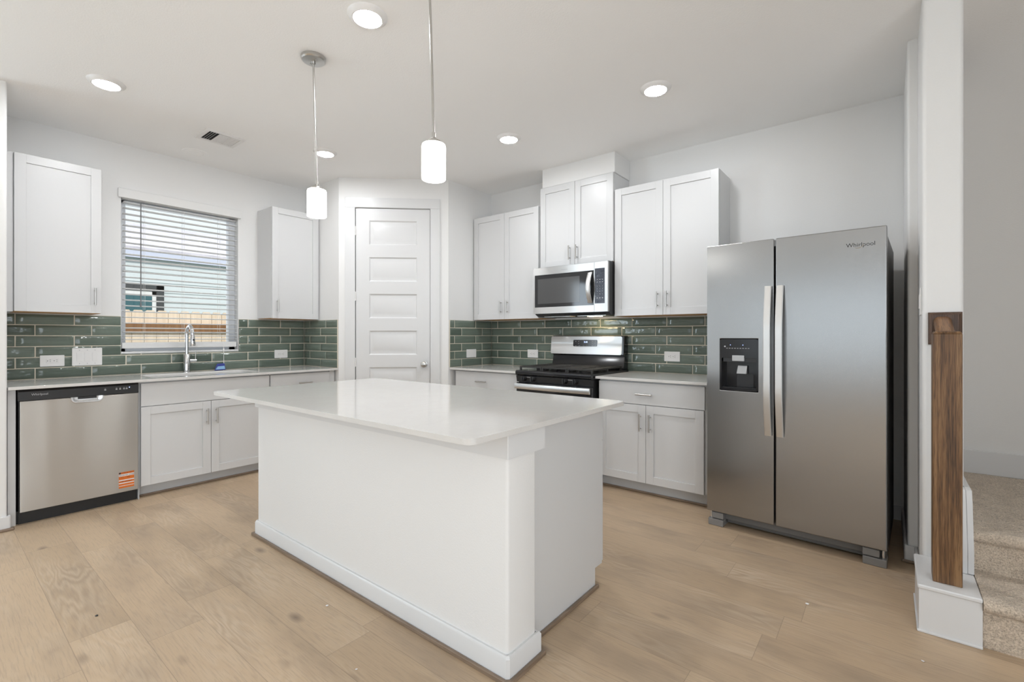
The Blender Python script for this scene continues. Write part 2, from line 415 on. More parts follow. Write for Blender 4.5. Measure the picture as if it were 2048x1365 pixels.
# right: alcove liner and the wall end beside the stairs
m = MB(); m.box(5.010, 5.060, -0.712, 0.0, 0, H+0.06); struct(m.build('wall_alcove', M['wall'], bevel=0.012, seg=3))
m = MB(); m.box(5.052, 5.192, -1.115, 0.0, 0, 5.2); struct(m.build('wall_right', M['wall'], bevel=0.018, seg=4))
m = MB(); m.box(6.30, 6.42, -2.2, 0.0, 0, 5.2); struct(m.build('wall_stairs', M['wall']))
m = MB(); m.box(5.192, 6.42, -1.22, -1.1, H+0.25, 5.2); m.box(5.05, 6.42, -1.22, 0.14, 5.2, 5.3); struct(m.build('wall_upper', M['wall']))
m = MB(); wall_x(m, 7.1, 7.22, -9.1, -2.2, 0, H, [(-8.1, -3.1, 0.15, 2.35)]); m.box(6.30, 7.22, -2.32, -2.2, 0, H); struct(m.build('wall_side', M['wall']))
m = MB()
for x0, x1, z0, z1 in ((-0.16, 1.6, 0, H), (5.6, 7.2, 0, H), (1.6, 5.6, 0, 0.5), (1.6, 5.6, 2.35, H)): m.box(x0, x1, -9.1, -8.96, z0, z1)
struct(m.build('wall_front', M['wall']))
# soffit box above the microwave cabinet
m = MB(FB).box(2.352, 3.106, 0.0, 0.305, 2.606, H+0.06); struct(m.build('wall_soffit', M['wall'], bevel=0.008, seg=3))

# skirting boards and shoe mouldings
def base(name, F, runs, h=0.085, th=0.014):
    m = MB(F)
    for a0, a1, b0 in runs: m.prism_a([(b0, 0.0), (b0+th, 0.0), (b0+th, h-0.008), (b0+th-0.006, h), (b0, h)], a0, a1)
    return struct(m.build(name, M['trim']))
base('baseboard_pantry', FD, [(0.0, 0.062, 0), (0.998, L, 0)])
m = MB(); m.prism([(0.655, -3.815), (0.671, -3.815), (0.671, -3.651), (0.665, -3.645), (0.63, -3.645), (0.63, -3.6595), (0.655, -3.6595)], 0, 0.088)
struct(m.build('baseboard_stub', M['trim'], bevel=0.003))
m = MB(); m.prism([(4.996, -0.02), (4.996, -0.722), (5.002, -0.728), (5.038, -0.728), (5.038, -1.115), (5.0515, -1.115), (5.0515, -0.7135), (5.0095, -0.7135), (5.0095, -0.02)], 0.0, 0.09)
struct(m.build('baseboard_alcove', M['trim'], bevel=0.004))
m = MB(FB); m.box(4.0, 5.0, 0.0, 0.014, 0.0, 0.09); struct(m.build('baseboard_back', M['trim']))
m = MB(FB); m.box(5.20, 6.3, 0.0, 0.016, 0.371, 0.512); struct(m.build('baseboard_landing', M['trim'], bevel=0.003))
m = MB(); m.box(0.655, 0.688, -3.83, -3.63, 0, 0.016); struct(m.build('trim_1', M['shoe'], bevel=0.006))
m = MB(); m.box(4.984, 5.052, -0.742, -0.728, 0, 0.016); struct(m.build('trim_2', M['shoe'], bevel=0.006))

# ------------------------------------------------------------ kitchen window, blind, and what is outside
y0, y1, z0, z1 = WIN
w = bpy.data.objects.new('window_1', None); COL.objects.link(w); w.location = (-0.1, (y0+y1)/2, z0); struct(w)
m = MB(FA)
for a0, a1, c0, c1 in ((y0, y0+0.045, z0, z1), (y1-0.055, y1, z0, z1), (y0, y1, z0, z0+0.05), (y0, y1, z1-0.05, z1)): m.box(a0, a1, -0.14, -0.075, c0, c1)
m.build('window_frame', M['vinyl'], w, bevel=0.003)
MB(FA).box(y0+0.02, y1-0.03, -0.112, -0.106, z0+0.03, z1-0.03).build('pane', M['glass'], w)
MB(FA).box(y0, y1, -0.075, 0.004, z0-0.004, z0+0.012).build('window_sill', M['trim'], w, bevel=0.003)
m = MB(FA)
wl = bpy.data.objects.new('window_2', None); COL.objects.link(wl); wl.location = (-0.1, -5.95, 0.5); struct(wl)
for a0, a1, c0, c1 in ((-6.9, -6.85, 0.5, 2.35), (-5.05, -5.0, 0.5, 2.35), (-5.98, -5.92, 0.5, 2.35), (-6.9, -5.0, 0.5, 0.55), (-6.9, -5.0, 2.3, 2.35)): m.box(a0, a1, -0.08, -0.02, c0, c1)
m.build('window_frame', M['vinyl'], wl)
m = MB(FB)
wf = bpy.data.objects.new('window_3', None); COL.objects.link(wf); wf.location = (3.6, -8.9, 0.5); struct(wf)
for a0, a1, c0, c1 in ((1.6, 1.66, 0.5, 2.35), (2.9, 3.0, 0.5, 2.35), (4.2, 4.3, 0.5, 2.35), (5.54, 5.6, 0.5, 2.35), (1.6, 5.6, 0.5, 0.56), (1.6, 5.6, 2.29, 2.35)): m.box(a0, a1, 8.87, 8.95, c0, c1)
m.build('window_frame', M['vinyl'], wf)

m = MB()
ws = bpy.data.objects.new('window_added', None); COL.objects.link(ws); ws.location = (7.1, -5.6, 0.15); struct(ws)  # unseen window, added as an opening for the side fill
for a0, a1, c0, c1 in ((-8.1, -8.03, 0.15, 2.35), (-5.64, -5.56, 0.15, 2.35), (-3.17, -3.1, 0.15, 2.35), (-8.1, -3.1, 0.15, 0.22), (-8.1, -3.1, 2.28, 2.35)): m.box(7.0, 7.09, a0, a1, c0, c1)
m.build('window_frame', M['vinyl'], ws)

bl = thing('window_blind', 'white horizontal slat blind hanging in the kitchen window', 'blind', (-0.035, (y0+y1)/2, z0))
MB(FA).box(-2.990, -2.052, 0.002, 0.028, 2.341, 2.418).build('valance', M['wall'], bl, bevel=0.006)
MB(FA).box(y0+0.006, y1-0.006, -0.065, -0.008, 2.338, 2.361).build('head_rail', M['blind'], bl)
zs = [2.318-0.0478*k for k in range(22)]
zs += [1.272, 1.238, 1.205, 1.176]
slat0 = None
for k, z in enumerate(zs):
    if z < 1.17: continue
    if slat0 is None:
        prof = [(-0.024+0.048*i/6, 0.0028*math.sin(PI*i/6)) for i in range(7)]
        prof = [(b, c+b*0.10) for b, c in prof]; prof = prof + [(b, c-0.0032) for b, c in prof[::-1]]
        mm = MB(FA); mm.loops([[(y0+0.018, -0.035+b, z+c) for b, c in prof], [(y1-0.008, -0.035+b, z+c) for b, c in prof]])
        slat0 = mm.build('slat', M['blind'], bl); zref = z
    else:
        s = slat0.copy(); COL.objects.link(s); s.location = (slat0.location.x, slat0.location.y, slat0.location.z + z - zref); s.parent = bl
m = MB(FA); m.box(y0+0.008, y1-0.010, -0.062, -0.008, 1.100, 1.150); m.build('bottom_rail', M['blind'], bl, bevel=0.004)
for yy in (-2.835+0.03, -2.52, -2.23):
    m = MB(FA)
    for b in (-0.061, -0.009): m.tube([(yy, b, 1.14), (yy, b, 2.33)], 0.0011, 6)
    m.build('ladder_cord', M['blind'], bl)
m = MB(FA); m.tube([(-2.834, -0.004, 1.456), (-2.834, -0.004, 2.33)], 0.0042, 8); m.tube([(-2.834, -0.004, 1.45), (-2.834, -0.004, 1.48)], 0.006, 8)
lab(m.build('tilt_wand', M['wand'], bl), 'dark grey tilt wand')
m = MB(FA); m.tube([(-2.205, 0.012, 1.135), (-2.205, 0.014, 1.06), (-2.206, 0.018, 0.93)], 0.0022, 8)
m.tube([(-2.205, 0.013, 1.085), (-2.205, 0.014, 1.065)], 0.007, 8)
cd = lab(m.build('pull_cord', M['white_plastic'], bl), 'white pull cord with a dark stop')
m = MB(FW); m.loops([[(0.016, -2.262, 0.940), (0.016, -2.200, 0.944), (0.11, -2.225, 0.890), (0.11, -2.318, 0.8875)], [(0.018, -2.262, 0.943), (0.018, -2.200, 0.947), (0.112, -2.225, 0.893), (0.112, -2.318, 0.8905)]])
tg = lab(m.build('warning_tag', M['tag_blue'], cd), 'blue paper tag on the pull cord')
m = MB(FW); m.loops([[(0.060, -2.272, 0.9195), (0.060, -2.216, 0.9225), (0.104, -2.228, 0.8965), (0.104, -2.306, 0.8945)], [(0.062, -2.272, 0.9215), (0.062, -2.216, 0.9245), (0.106, -2.228, 0.8985), (0.106, -2.306, 0.8965)]])
lab(m.build('tag_print', M['tag_pale'], cd), 'pale blue print on the tag')

# outside
struct(MB().box(-30, -0.16, -30, 30, -0.35, -0.25).build('ground', M['grass']))
fe = thing('picket_fence', 'light cedar dog-ear picket fence seen through the window blind', 'fence', (-2.2, -2.0, -0.25))
yy = -3.75
first = None
while yy < 0.3:
    if first is None:
        P = [(yy, -0.25), (yy+0.118, -0.25), (yy+0.118, 1.49), (yy+0.095, 1.522), (yy+0.023, 1.522), (yy, 1.49)]
        first = MB(FA).prism_b(P, -2.23, -2.212).build('picket', M['fence'], fe); fy0 = yy
    else:
        c = first.copy(); COL.objects.link(c); c.parent = fe; c.location = (first.location.x, yy-fy0, first.location.z)
    yy += 0.123
for c0 in (1.255, 0.25): MB(FA).box(-3.75, 0.35, -2.212, -2.172, c0, c0+0.11).build('rail', M['fence_rail'], fe)
ho = thing('neighbouring_house', 'pale sided house with grey shingle roof beyond the fence', 'house', (-5.0, -1.0, -0.25))
m = MB(FA)
for k in range(17): m.prism_a([(-5.25, -0.25+k*0.17), (-5.0, -0.25+k*0.17), (-5.012, -0.25+(k+1)*0.17), (-5.25, -0.25+(k+1)*0.17)], -6.5, 3.5)
m.build('siding', M['siding'], ho)
MB(FA).box(-6.9, 3.9, -5.0, -4.93, 2.52, 2.55).build('soffit', M['siding'], ho)
MB(FA).box(-6.9, 3.9, -4.95, -4.915, 2.52, 2.66).build('fascia', M['fascia'], ho)
MB(FA).prism_a([(-4.89, 2.66), (-4.89, 2.70), (-8.6, 3.80), (-12.7, 2.72), (-12.7, 2.6), (-8.6, 3.68)], -6.9, 3.9).build('roof', M['shingle'], ho)
m = MB(FA)
for a0, a1, c0, c1 in ((-1.44, -1.33, 0.8, 2.08), (-2.75, -2.64, 0.8, 2.08), (-2.75, -1.33, 1.97, 2.08), (-2.75, -1.33, 0.8, 0.9)): m.box(a0, a1, -5.0, -4.96, c0, c1)
wn = m.build('window_trim', M['dark_frame'], ho)
m = MB(FA)
for a0, a1, c0, c1 in ((-1.50, -1.44, 0.9, 1.97), (-2.64, -2.58, 0.9, 1.97), (-2.64, -1.44, 1.91, 1.97), (-2.64, -1.44, 1.38, 1.43)): m.box(a0, a1, -4.995, -4.97, c0, c1)
m.build('sash', M['vinyl'], wn)
MB(FA).box(-2.58, -1.50, -4.995, -4.982, 0.9, 1.91).build('pane', M['teal_glass'], wn)

# ------------------------------------------------------------ pantry door
m = MB(FD); T0 = 0.016
for a0, a1, c0, c1 in ((0.063, 0.160, 0, 2.484), (0.900, 0.996, 0, 2.484), (0.063, 0.996, 2.484, 2.582)): m.box(a0, a1, 0.0, T0, c0, c1)
for a0, a1 in ((DW0, 0.160), (0.900, DW1)): m.box(a0, a1, -0.1, 0.0, 0, DWT)
m.box(DW0, DW1, -0.1, 0.0, 2.482, DWT)
struct(m.build('trim_3', M['trim'], bevel=0.003))
D = bpy.data.objects.new('door_1', None); COL.objects.link(D); D.location = FD(0.53, 0, 0); struct(D)
m = MB(FD); a0, a1 = 0.1655, 0.8955; bf = -0.004; bb = -0.038
pan = [(2.116-0.367*k, 2.359-0.367*k) for k in range(6)]
pa0, pa1 = 0.294, 0.767
m.box(a0, pa0, bb, bf, 0.008, 2.478); m.box(pa1, a1, bb, bf, 0.008, 2.478)
edges = [2.478] + [z for p_ in pan for z in (p_[1], p_[0])] + [0.008]
for k in range(0, len(edges), 2): m.box(pa0, pa1, bb, bf, edges[k+1], edges[k])
for c0, c1 in pan:
    m.rings(pa0, pa1, c0, c1, [(0, bf), (0.012, bf-0.011), (0.028, bf-0.011), (0.052, bf-0.003)])
    m.box(pa0, pa1, bb, bb+0.005, c0, c1)
leaf = m.build('door_leaf', M['trim'], D, smooth=20)
m = MB(FD); m.lathe([(0.030, -0.004), (0.030, 0.004), (0.012, 0.008), (0.011, 0.030), (0.026, 0.040), (0.030, 0.052), (0.026, 0.063), (0.012, 0.068)], 0.838, 0.920, 24, 'b')
lab(m.build('door_knob', M['nickel'], D), 'satin nickel round door knob')
for hz in (2.252, 1.60, 0.942):
    m = MB(FD); m.tube([(0.160, 0.006, hz-0.045), (0.160, 0.006, hz+0.045)], 0.007, 10); m.box(0.150, 0.172, -0.003, 0.002, hz-0.042, hz+0.042)
    m.build('hinge', M['white_plastic'], D)
MB(FD).box(0.8965, 0.8995, -0.03, -0.002, 0.89, 0.95).build('latch', M['dark_grey'], D)

# ------------------------------------------------------------ tiled backsplashes
def splash(name, label, F, a0, a1, holes, ph0, ph1, mitre=0.0, seed=1):
    rnd = random.Random(seed); P_, G, RH, Z0 = 0.3163, 0.0056, 0.0802, CT+0.001
    root = thing(name, label, 'backsplash', F((a0+a1)/2, 0.004, CT))
    spans = []
    def cut(x0, x1, zc0, zc1):         # remove hole from a tile rect, returns list of rects
        R = [(x0, x1, zc0, zc1)]
        for h in holes:
            N = []
            for (p, q, r, s_) in R:
                if q <= h[0] or p >= h[1] or s_ <= h[2] or r >= h[3]: N.append((p, q, r, s_)); continue
                if p < h[0]: N.append((p, h[0], r, s_))
                if q > h[1]: N.append((h[1], q, r, s_))
                if r < h[2]: N.append((max(p, h[0]), min(q, h[1]), r, h[2]))
                if s_ > h[3]: N.append((max(p, h[0]), min(q, h[1]), h[3], s_))
            R = N
        return R
    mt = MB(F); mg = MB(F)
    for (p, q, r, s_) in cut(a0, a1, Z0, Z0+6*RH): mg.box(p, q, 0.0008, 0.0085, r, s_)
    for row in range(6):
        zt = Z0+6*RH-row*RH; zb = zt-RH; ph = ph0 if row % 2 == 0 else ph1
        k = math.floor((a0-ph)/P_)
        x = ph+k*P_
        while x < a1:
            p, q = max(x, a0)+G/2, min(x+P_, a1)-G/2
            if q-p > 0.006:
                tilt = [rnd.uniform(-0.0011, 0.0011) for _ in range(4)]
                for (p2, q2, r2, s2) in cut(p, q, zb+G/2, zt-G/2):
                    if q2-p2 < 0.006 or s2-r2 < 0.006: continue
                    nx = 8; nz = 3; e = 0.0025; b1 = 0.0105
                    # gently uneven glazed face as a small grid, closed by a rounded edge to the wall
                    xs = [p2, p2+e] + [p2+e+(q2-p2-2*e)*i/nx for i in range(1, nx)] + [q2-e, q2]
                    zz = [r2, r2+e] + [r2+e+(s2-r2-2*e)*i/nz for i in range(1, nz)] + [s2-e, s2]
                    vs = []; fs = []
                    for j, zv in enumerate(zz):
                        for i, xv in enumerate(xs):
                            edge = i in (0, len(xs)-1) or j in (0, len(zz)-1)
                            tt = (xv-p2)/(q2-p2); uu = (zv-r2)/(s2-r2)
                            b = b1 + (tilt[0]*(1-tt)+tilt[1]*tt) + (tilt[2]*(1-uu)+tilt[3]*uu)*0.6 + 0.0005*noise.noise(Vector((xv*16, zv*30, seed*7+row)))
                            vs.append((xv, b-(0.0022 if edge else 0), zv))
                    nX = len(xs)
                    for j in range(len(zz)-1):
                        for i in range(nX-1): fs.append((j*nX+i, j*nX+i+1, (j+1)*nX+i+1, (j+1)*nX+i))
                    o0 = len(vs)
                    rim = [i for i in range(nX)] + [j*nX+nX-1 for j in range(1, len(zz))] + [(len(zz)-1)*nX+i for i in range(nX-2, -1, -1)] + [j*nX for j in range(len(zz)-2, 0, -1)]
                    for i in rim: vs.append((vs[i][0], 0.004, vs[i][2]))
                    for i in range(len(rim)):
                        j = (i+1) % len(rim); fs.append((rim[i], rim[j], o0+j, o0+i))
                    mt.add(vs, fs)
            x += P_
    mt.build('tiles', M['tile'], root, smooth=60)
    mg.build('grout', M['grout'], root)
    return root
TOP = CT+0.001+6*0.0802
splash('tile_backsplash', 'long green glazed tile backsplash on the wall around and below the window', FA, -3.655, -1.417, [(y0-0.004, y1+0.004, z0-0.006, 3)], -3.569, -3.467, seed=1)
FP1 = lambda a, b, c: (a, -1.404-b, c)
splash('tile_backsplash', 'small green tile backsplash on the short wall left of the pantry door', FP1, 0.0, 0.650, [], 0.124, 0.022, seed=2)
FP2 = lambda a, b, c: (1.453+b, a, c)
splash('tile_backsplash', 'small green tile backsplash on the short wall right of the pantry door', FP2, -0.656, -0.013, [], -0.590, -0.488, seed=3)
splash('tile_backsplash', 'long green tile backsplash behind the black gas range', FB, 1.453, 4.30, [], 1.548, 1.448, seed=4)

# ------------------------------------------------------------ cabinets
RAIL = 0.058
def shaker(F, parent, a0, a1, b0, b1, c0, c1, name='door'):
    m = MB(F)
    m.box(a0, a0+RAIL, b0, b1, c0, c1); m.box(a1-RAIL, a1, b0, b1, c0, c1)
    m.box(a0+RAIL, a1-RAIL, b0, b1-0.0003, c0, c0+RAIL); m.box(a0+RAIL, a1-RAIL, b0, b1-0.0003, c1-RAIL, c1)
    m.box(a0+RAIL, a1-RAIL, b0, b1-0.009, c0+RAIL, c1-RAIL)
    return m.build(name, M['cab'], parent, bevel=0.0011)
def pull(F, parent, a, c, b, length=0.128, vertical=True):
    m = MB(F); h = length/2; s = h*0.72
    if vertical:
        m.tube([(a, b+0.030, c-h), (a, b+0.030, c+h)], 0.006, 12)
        for q in (-s, s): m.tube([(a, b, c+q), (a, b+0.030, c+q)], 0.0045, 10)
    else:
        m.tube([(a-h, b+0.030, c), (a+h, b+0.030, c)], 0.006, 12)
        for q in (-s, s): m.tube([(a+q, b, c), (a+q, b+0.030, c)], 0.0045, 10)
    return lab(m.build('handle', M['nickel'], parent), 'brushed nickel bar handle')
UB0, UB1, UZ0, UZ1 = 0.293, 0.314, 1.371, 2.451
def upper(label, F, a0, a1, doors, z0=UZ0, z1=UZ1, hz=None, b0=0.0, filler=None):
    t = thing('wall_cabinet', label, 'cabinet', F((a0+a1)/2, UB0/2, z0))
    m = MB(F); m.box(a0, a1, b0, UB0-0.002, z0+0.006, z1)
    if filler: m.box(filler[0], filler[1], b0, UB0+0.001, z0, z1)
    m.build('body', M['cab'], t, bevel=0.001)
    lab(MB(F).box(a0+0.003, a1-0.003, b0+0.02, UB0-0.004, z0+0.001, z0+0.0055).build('underside', M['cab_wood'], t), 'bare wood underside')
    for d0, d1, hx in doors:
        d = shaker(F, t, d0, d1, UB0, UB1, z0+0.003, z1-0.001)
        pull(F, d, hx, (hz or z0+0.125), UB1)
    return t
upper('tall white wall cabinet with one door, left of the window', FA, -3.602, -3.147, [(-3.600, -3.149, -3.187)], filler=(-3.656, -3.603))
upper('tall white wall cabinet with one door, right of the window', FA, -1.894, -1.424, [(-1.892, -1.426, -1.847)], filler=(-1.424, -1.409))
upper('white two-door wall cabinet left of the microwave', FB, 1.490, 2.316, [(1.474, 1.8915, 1.852), (1.8945, 2.314, 1.937)], filler=(1.467, 1.489))
upper('white two-door wall cabinet mounted above the microwave', FB, 2.336, 3.096, [(2.338, 2.7145, 2.667), (2.7175, 3.094, 2.742)], z0=1.842, z1=2.604, hz=1.960)
upper('white two-door wall cabinet between the microwave and the refrigerator', FB, 3.109, 3.950, [(3.111, 3.526, 3.485), (3.529, 3.948, 3.562)], filler=(3.097, 3.1085))

BB0, BB1 = 0.595, 0.615
def basecab(label, F, a0, a1, fronts, toe_a=None, side_panel=None):
    t = thing('base_cabinet', label, 'cabinet', F((a0+a1)/2, BB0/2, 0))
    m = MB(F); m.box(a0, a1, 0.012, BB0-0.002, 0.098, CT-0.021); m.build('body', M['cab'], t, bevel=0.001)
    MB(F).box(*(toe_a or (a0, a1)), 0.10, 0.540, 0.0, 0.0975).build('toe_kick', M['grey'], t)
    for kind, d0, d1, c0, c1, h in fronts:
        if kind == 'door':
            d = shaker(F, t, d0, d1, BB0, BB1, c0, c1); pull(F, d, h[0], h[1], BB1)
        else:
            d = MB(F).box(d0, d1, BB0, BB1, c0, c1).build('drawer' if h else 'false_front', M['cab'], t, bevel=0.0012)
            if h: pull(F, d, h[0], h[1], BB1, vertical=False)
    return t
basecab('white sink base cabinet with two doors under the window', FA, -2.985, -2.052,
        [('slab', -2.980, -2.056, 0.682, 0.852, None), ('door', -2.980, -2.5195, 0.092, 0.677, (-2.550, 0.556)), ('door', -2.5165, -2.056, 0.092, 0.677, (-2.482, 0.556))])
basecab('white drawer base cabinet at the right end of the window wall', FA, -2.048, -1.475,
        [('slab', -2.045, -1.478, 0.682, 0.852, (-1.732, 0.766)), ('door', -2.045, -1.763, 0.092, 0.677, (-1.80, 0.556)), ('door', -1.760, -1.478, 0.092, 0.677, (-1.725, 0.556))])
basecab('white base cabinet with a wide drawer left of the range', FB, 1.500, 2.326,
        [('slab', 1.503, 2.320, 0.682, 0.854, (1.862, 0.763)), ('door', 1.503, 1.910, 0.096, 0.677, (1.87, 0.556)), ('door', 1.913, 2.320, 0.096, 0.677, (1.95, 0.556))])
basecab('white base cabinet with one drawer above two doors, left of the refrigerator', FB, 3.118, 3.950,
        [('slab', 3.121, 3.936, 0.688, 0.850, (3.503, 0.765)), ('door', 3.121, 3.509, 0.100, 0.683, (3.471, 0.554)), ('door', 3.512, 3.930, 0.100, 0.683, (3.547, 0.554))])
tag(MB(FA).box(-1.473, -1.419, 0.012, 0.606, 0.0, CT-0.021).build('filler_panel', M['cab'], bevel=0.001), 'narrow white filler strip between drawer cabinet and pantry wall', 'panel')
tag(MB(FA).box(-3.654, -3.618, 0.02, 0.600, 0.0, CT-0.021).build('filler_panel', M['cab'], bevel=0.001), 'narrow white filler strip left of the dishwasher', 'panel')
tag(MB(FA).box(-2.994, -2.988, 0.02, 0.606, 0.0, CT-0.021).build('end_panel', M['grey'], bevel=0.0005), 'thin grey cabinet end panel right of the dishwasher', 'panel')
struct(MB(FA).box(-2.99, -1.42, 0.540, 0.556, 0.0, 0.016).build('trim_4', M['shoe'], bevel=0.006))
struct(MB(FB).box(3.118, 3.95, 0.540, 0.556, 0.0, 0.016).build('trim_5', M['shoe'], bevel=0.006))

# worktops
def slab(name, label, outer, hole=None, z0=CT-0.020, z1=CT):
    bm = bmesh.new()
    def loop(P):
        vs = [bm.verts.new((x, y, z1)) for x, y in P]; return [bm.edges.new((vs[i], vs[(i+1) % len(vs)])) for i in range(len(vs))]
    es = loop(outer) + (loop(hole) if hole else [])
    bmesh.ops.triangle_fill(bm, edges=es, use_beauty=True)
    r = bmesh.ops.extrude_face_region(bm, geom=list(bm.faces))
    bmesh.ops.translate(bm, verts=[v for v in r['geom'] if isinstance(v, bmesh.types.BMVert)], vec=(0, 0, z0-z1))
    bmesh.ops.recalc_face_normals(bm, faces=bm.faces)
    me = bpy.data.meshes.new(name); bm.to_mesh(me); bm.free()
    cx = sum(p[0] for p in outer)/len(outer); cy = sum(p[1] for p in outer)/len(outer)
    me.transform(Matrix.Translation((-cx, -cy, -z0)))
    o = finish(name, me, M['quartz'], None, bevel=0.002); o.location = (cx, cy, z0)
    return tag(o, label, 'worktop')
slab('worktop', 'long white quartz worktop with a sink cutout under the window', [(0.0, -3.656), (0.653, -3.656), (0.653, -1.407), (0.0, -1.407)], rrect(0.135, 0.535, -2.885, -2.085, 0.06)[::-1])
slab('worktop', 'short white quartz worktop left of the range', [(1.456, -0.653), (2.328, -0.653), (2.328, -0.0), (1.456, -0.0)])
slab('worktop', 'short white quartz worktop between the range and the refrigerator', [(3.108, -0.653), (3.962, -0.653), (3.962, -0.0), (3.108, -0.0)])

# sink
si = thing('sink', 'steel double-bowl undermount sink set in the worktop under the window', 'sink', (0.335, -2.485, 0.70))
m = MB()
for ya, yb in ((-2.895, -2.50), (-2.47, -2.075)):
    P0 = rrect(0.125, 0.545, ya, yb, 0.05); P1 = rrect(0.14, 0.53, ya+0.015, yb-0.015, 0.05)
    m.loops([[(x, y, CT-0.022) for x, y in P0], [(x, y, 0.70) for x, y in P1]], False, True)
    m.loops([[(x, y, CT-0.022) for x, y in P0], [(x, y, CT-0.026) for x, y in rrect(0.11, 0.56, ya-0.014, yb+0.014, 0.05)]], False, False)
m.build('basin', M['steel_plain'], si)
m = MB()
for yc in (-2.70, -2.27): m.lathe([(0.0, 0.702), (0.05, 0.702), (0.052, 0.705), (0.03, 0.707), (0.0, 0.704)], 0.335, yc, 20)
m.build('drain', M['chrome'], si)

# tap
fx, fy = 0.068, -2.522
ta = thing('kitchen_tap', 'chrome gooseneck kitchen tap standing behind the sink', 'tap', (fx, fy, CT))
MB().lathe([(0.0, CT), (0.030, CT), (0.030, CT+0.004), (0.0255, CT+0.007), (0.0255, 1.036), (0.021, 1.044), (0.0, 1.045)], fx, fy, 28).build('tap_body', M['chrome'], ta)
arc = [(fx, fy, 1.04), (fx, fy, 1.19)] + [(fx+0.062-0.062*math.cos(math.radians(a)), fy+0.004*(a/180), 1.225+0.066*math.sin(math.radians(a))) for a in range(0, 181, 15)] + [(fx+0.124, fy+0.005, 1.19)]
MB().tube(arc, 0.0135, 18).build('spout', M['chrome'], ta)
sh = MB().tube([(fx+0.124, fy+0.005, 1.215), (fx+0.125, fy+0.005, 1.19), (fx+0.127, fy+0.005, 1.125), (fx+0.127, fy+0.005, 1.118)], [0.0145, 0.017, 0.021, 0.019], 20).build('spray_head', M['chrome'], ta)
lab(MB().tube([(fx+0.142, fy+0.005, 1.172), (fx+0.147, fy+0.005, 1.168)], 0.008, 12).build('spray_button', M['black'], sh), 'black spray button')
m = MB(); m.tube([(fx, fy+0.02, 0.985), (fx, fy+0.072, 0.985)], 0.0125, 16)
m.tube([(fx, fy+0.066, 0.985), (fx-0.005, fy+0.070, 1.03), (fx-0.012, fy+0.075, 1.068)], [0.0045, 0.0038, 0.0035], 10)
m.build('lever', M['chrome'], ta)

# ------------------------------------------------------------ dishwasher
dw = thing('dishwasher', 'stainless steel dishwasher with a black control strip left of the sink', 'dishwasher', (0.31, -3.305, 0))
A0, A1 = -3.612, -2.998
MB(FA).box(A0+0.006, A1-0.004, 0.03, 0.585, 0.0, CT-0.023).build('tub', M['black'], dw)
dr = MB(FA).box(A0+0.008, A1-0.001, 0.590, 0.630, 0.082, 0.789).build('door', M['steel_dw'], dw, bevel=0.004, seg=3)
cp = MB(FA); cp.prism_a([(0.590, 0.791), (0.634, 0.791), (0.634, 0.848), (0.622, 0.861), (0.590, 0.861)], A0, A1); cp = cp.build('control_strip', M['black'], dw, bevel=0.002)
text('brand_lettering', 'Whirlpool', 0.0185, frame_m(FA, -3.552, 0.6344, 0.822), M['ink_grey'], cp)
for k, a in enumerate((-3.187, -3.125, -3.105, -3.083, -3.068)):
    c = 0.826
    MB(FA).box(a-0.005, a+0.005, 0.634, 0.6345, c-0.004, c+0.004).build('button', M['ink_grey'], cp)
    MB(FA).box(a-0.004, a+0.004, 0.634, 0.6344, c+0.008, c+0.010).build('button_mark', M['ink_grey'], cp)
lab(MB(FA).lathe([(0.0, 0.634), (0.0032, 0.634), (0.0028, 0.6352), (0.0, 0.6354)], -3.052, 0.834, 10, 'b').build('indicator_light', M['led_blue'], cp), 'lit blue indicator light')
def scoop(a0, a1, c0, r, b, c1=0.7905):
    return [(a1, b, c1)] + [(a1-r+r*math.cos(math.radians(t)), b, c0+r-r*math.sin(math.radians(t))) for t in range(0, 91, 15)] + [(a0+r-r*math.sin(math.radians(t)), b, c0+r-r*math.cos(math.radians(t))) for t in range(0, 91, 15)] + [(a0, b, c1)]
m = MB(FA); m.loops([scoop(-3.367, -3.195, 0.749, 0.030, 0.6302), scoop(-3.365, -3.197, 0.751, 0.029, 0.6345), scoop(-3.360, -3.202, 0.756, 0.025, 0.6350), scoop(-3.352, -3.210, 0.763, 0.020, 0.6325), scoop(-3.338, -3.224, 0.772, 0.012, 0.6310)], False, True)
hd = lab(m.build('pocket_handle', M['chrome'], dw), 'chrome pocket handle')
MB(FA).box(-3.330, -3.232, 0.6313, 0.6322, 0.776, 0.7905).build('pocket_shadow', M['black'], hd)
lab(MB(FA).box(A0-0.003, A1+0.002, 0.10, 0.572, 0.0, 0.080).build('kick_plate', M['black'], dw), 'black kick plate')
st = MB(FA).box(-3.112, -3.024, 0.6302, 0.6306, 0.112, 0.226).build('sticker', M['label_orange'], dw); lab(st, 'orange and white notice sticker')
m = MB(FA)
for c0, c1 in ((0.196, 0.212), (0.164, 0.1715), (0.144, 0.151), (0.126, 0.130)): m.box(-3.1115, -3.0245, 0.6306, 0.6308, c0, c1)
m.build('white_band', M['label_white'], st)
MB(FA).box(-3.111, -3.1, 0.6306, 0.6309, 0.213, 0.2255).build('warning_mark', M['ink'], st)
text('print', 'IMPORTANT', 0.0135, frame_m(FA, -3.097, 0.6306, 0.2145), M['ink_brown'], st)
text('print', 'REGISTER NOW', 0.0118, frame_m(FA, -3.110, 0.6309, 0.1995), M['ink'], st)
text('print', 'CALL 1-800', 0.0125, frame_m(FA, -3.110, 0.6306, 0.1835), M['ink_brown'], st)
text('print', 'IMPORTANT', 0.0125, frame_m(FA, -3.104, 0.6306, 0.1535), M['ink_brown'], st)

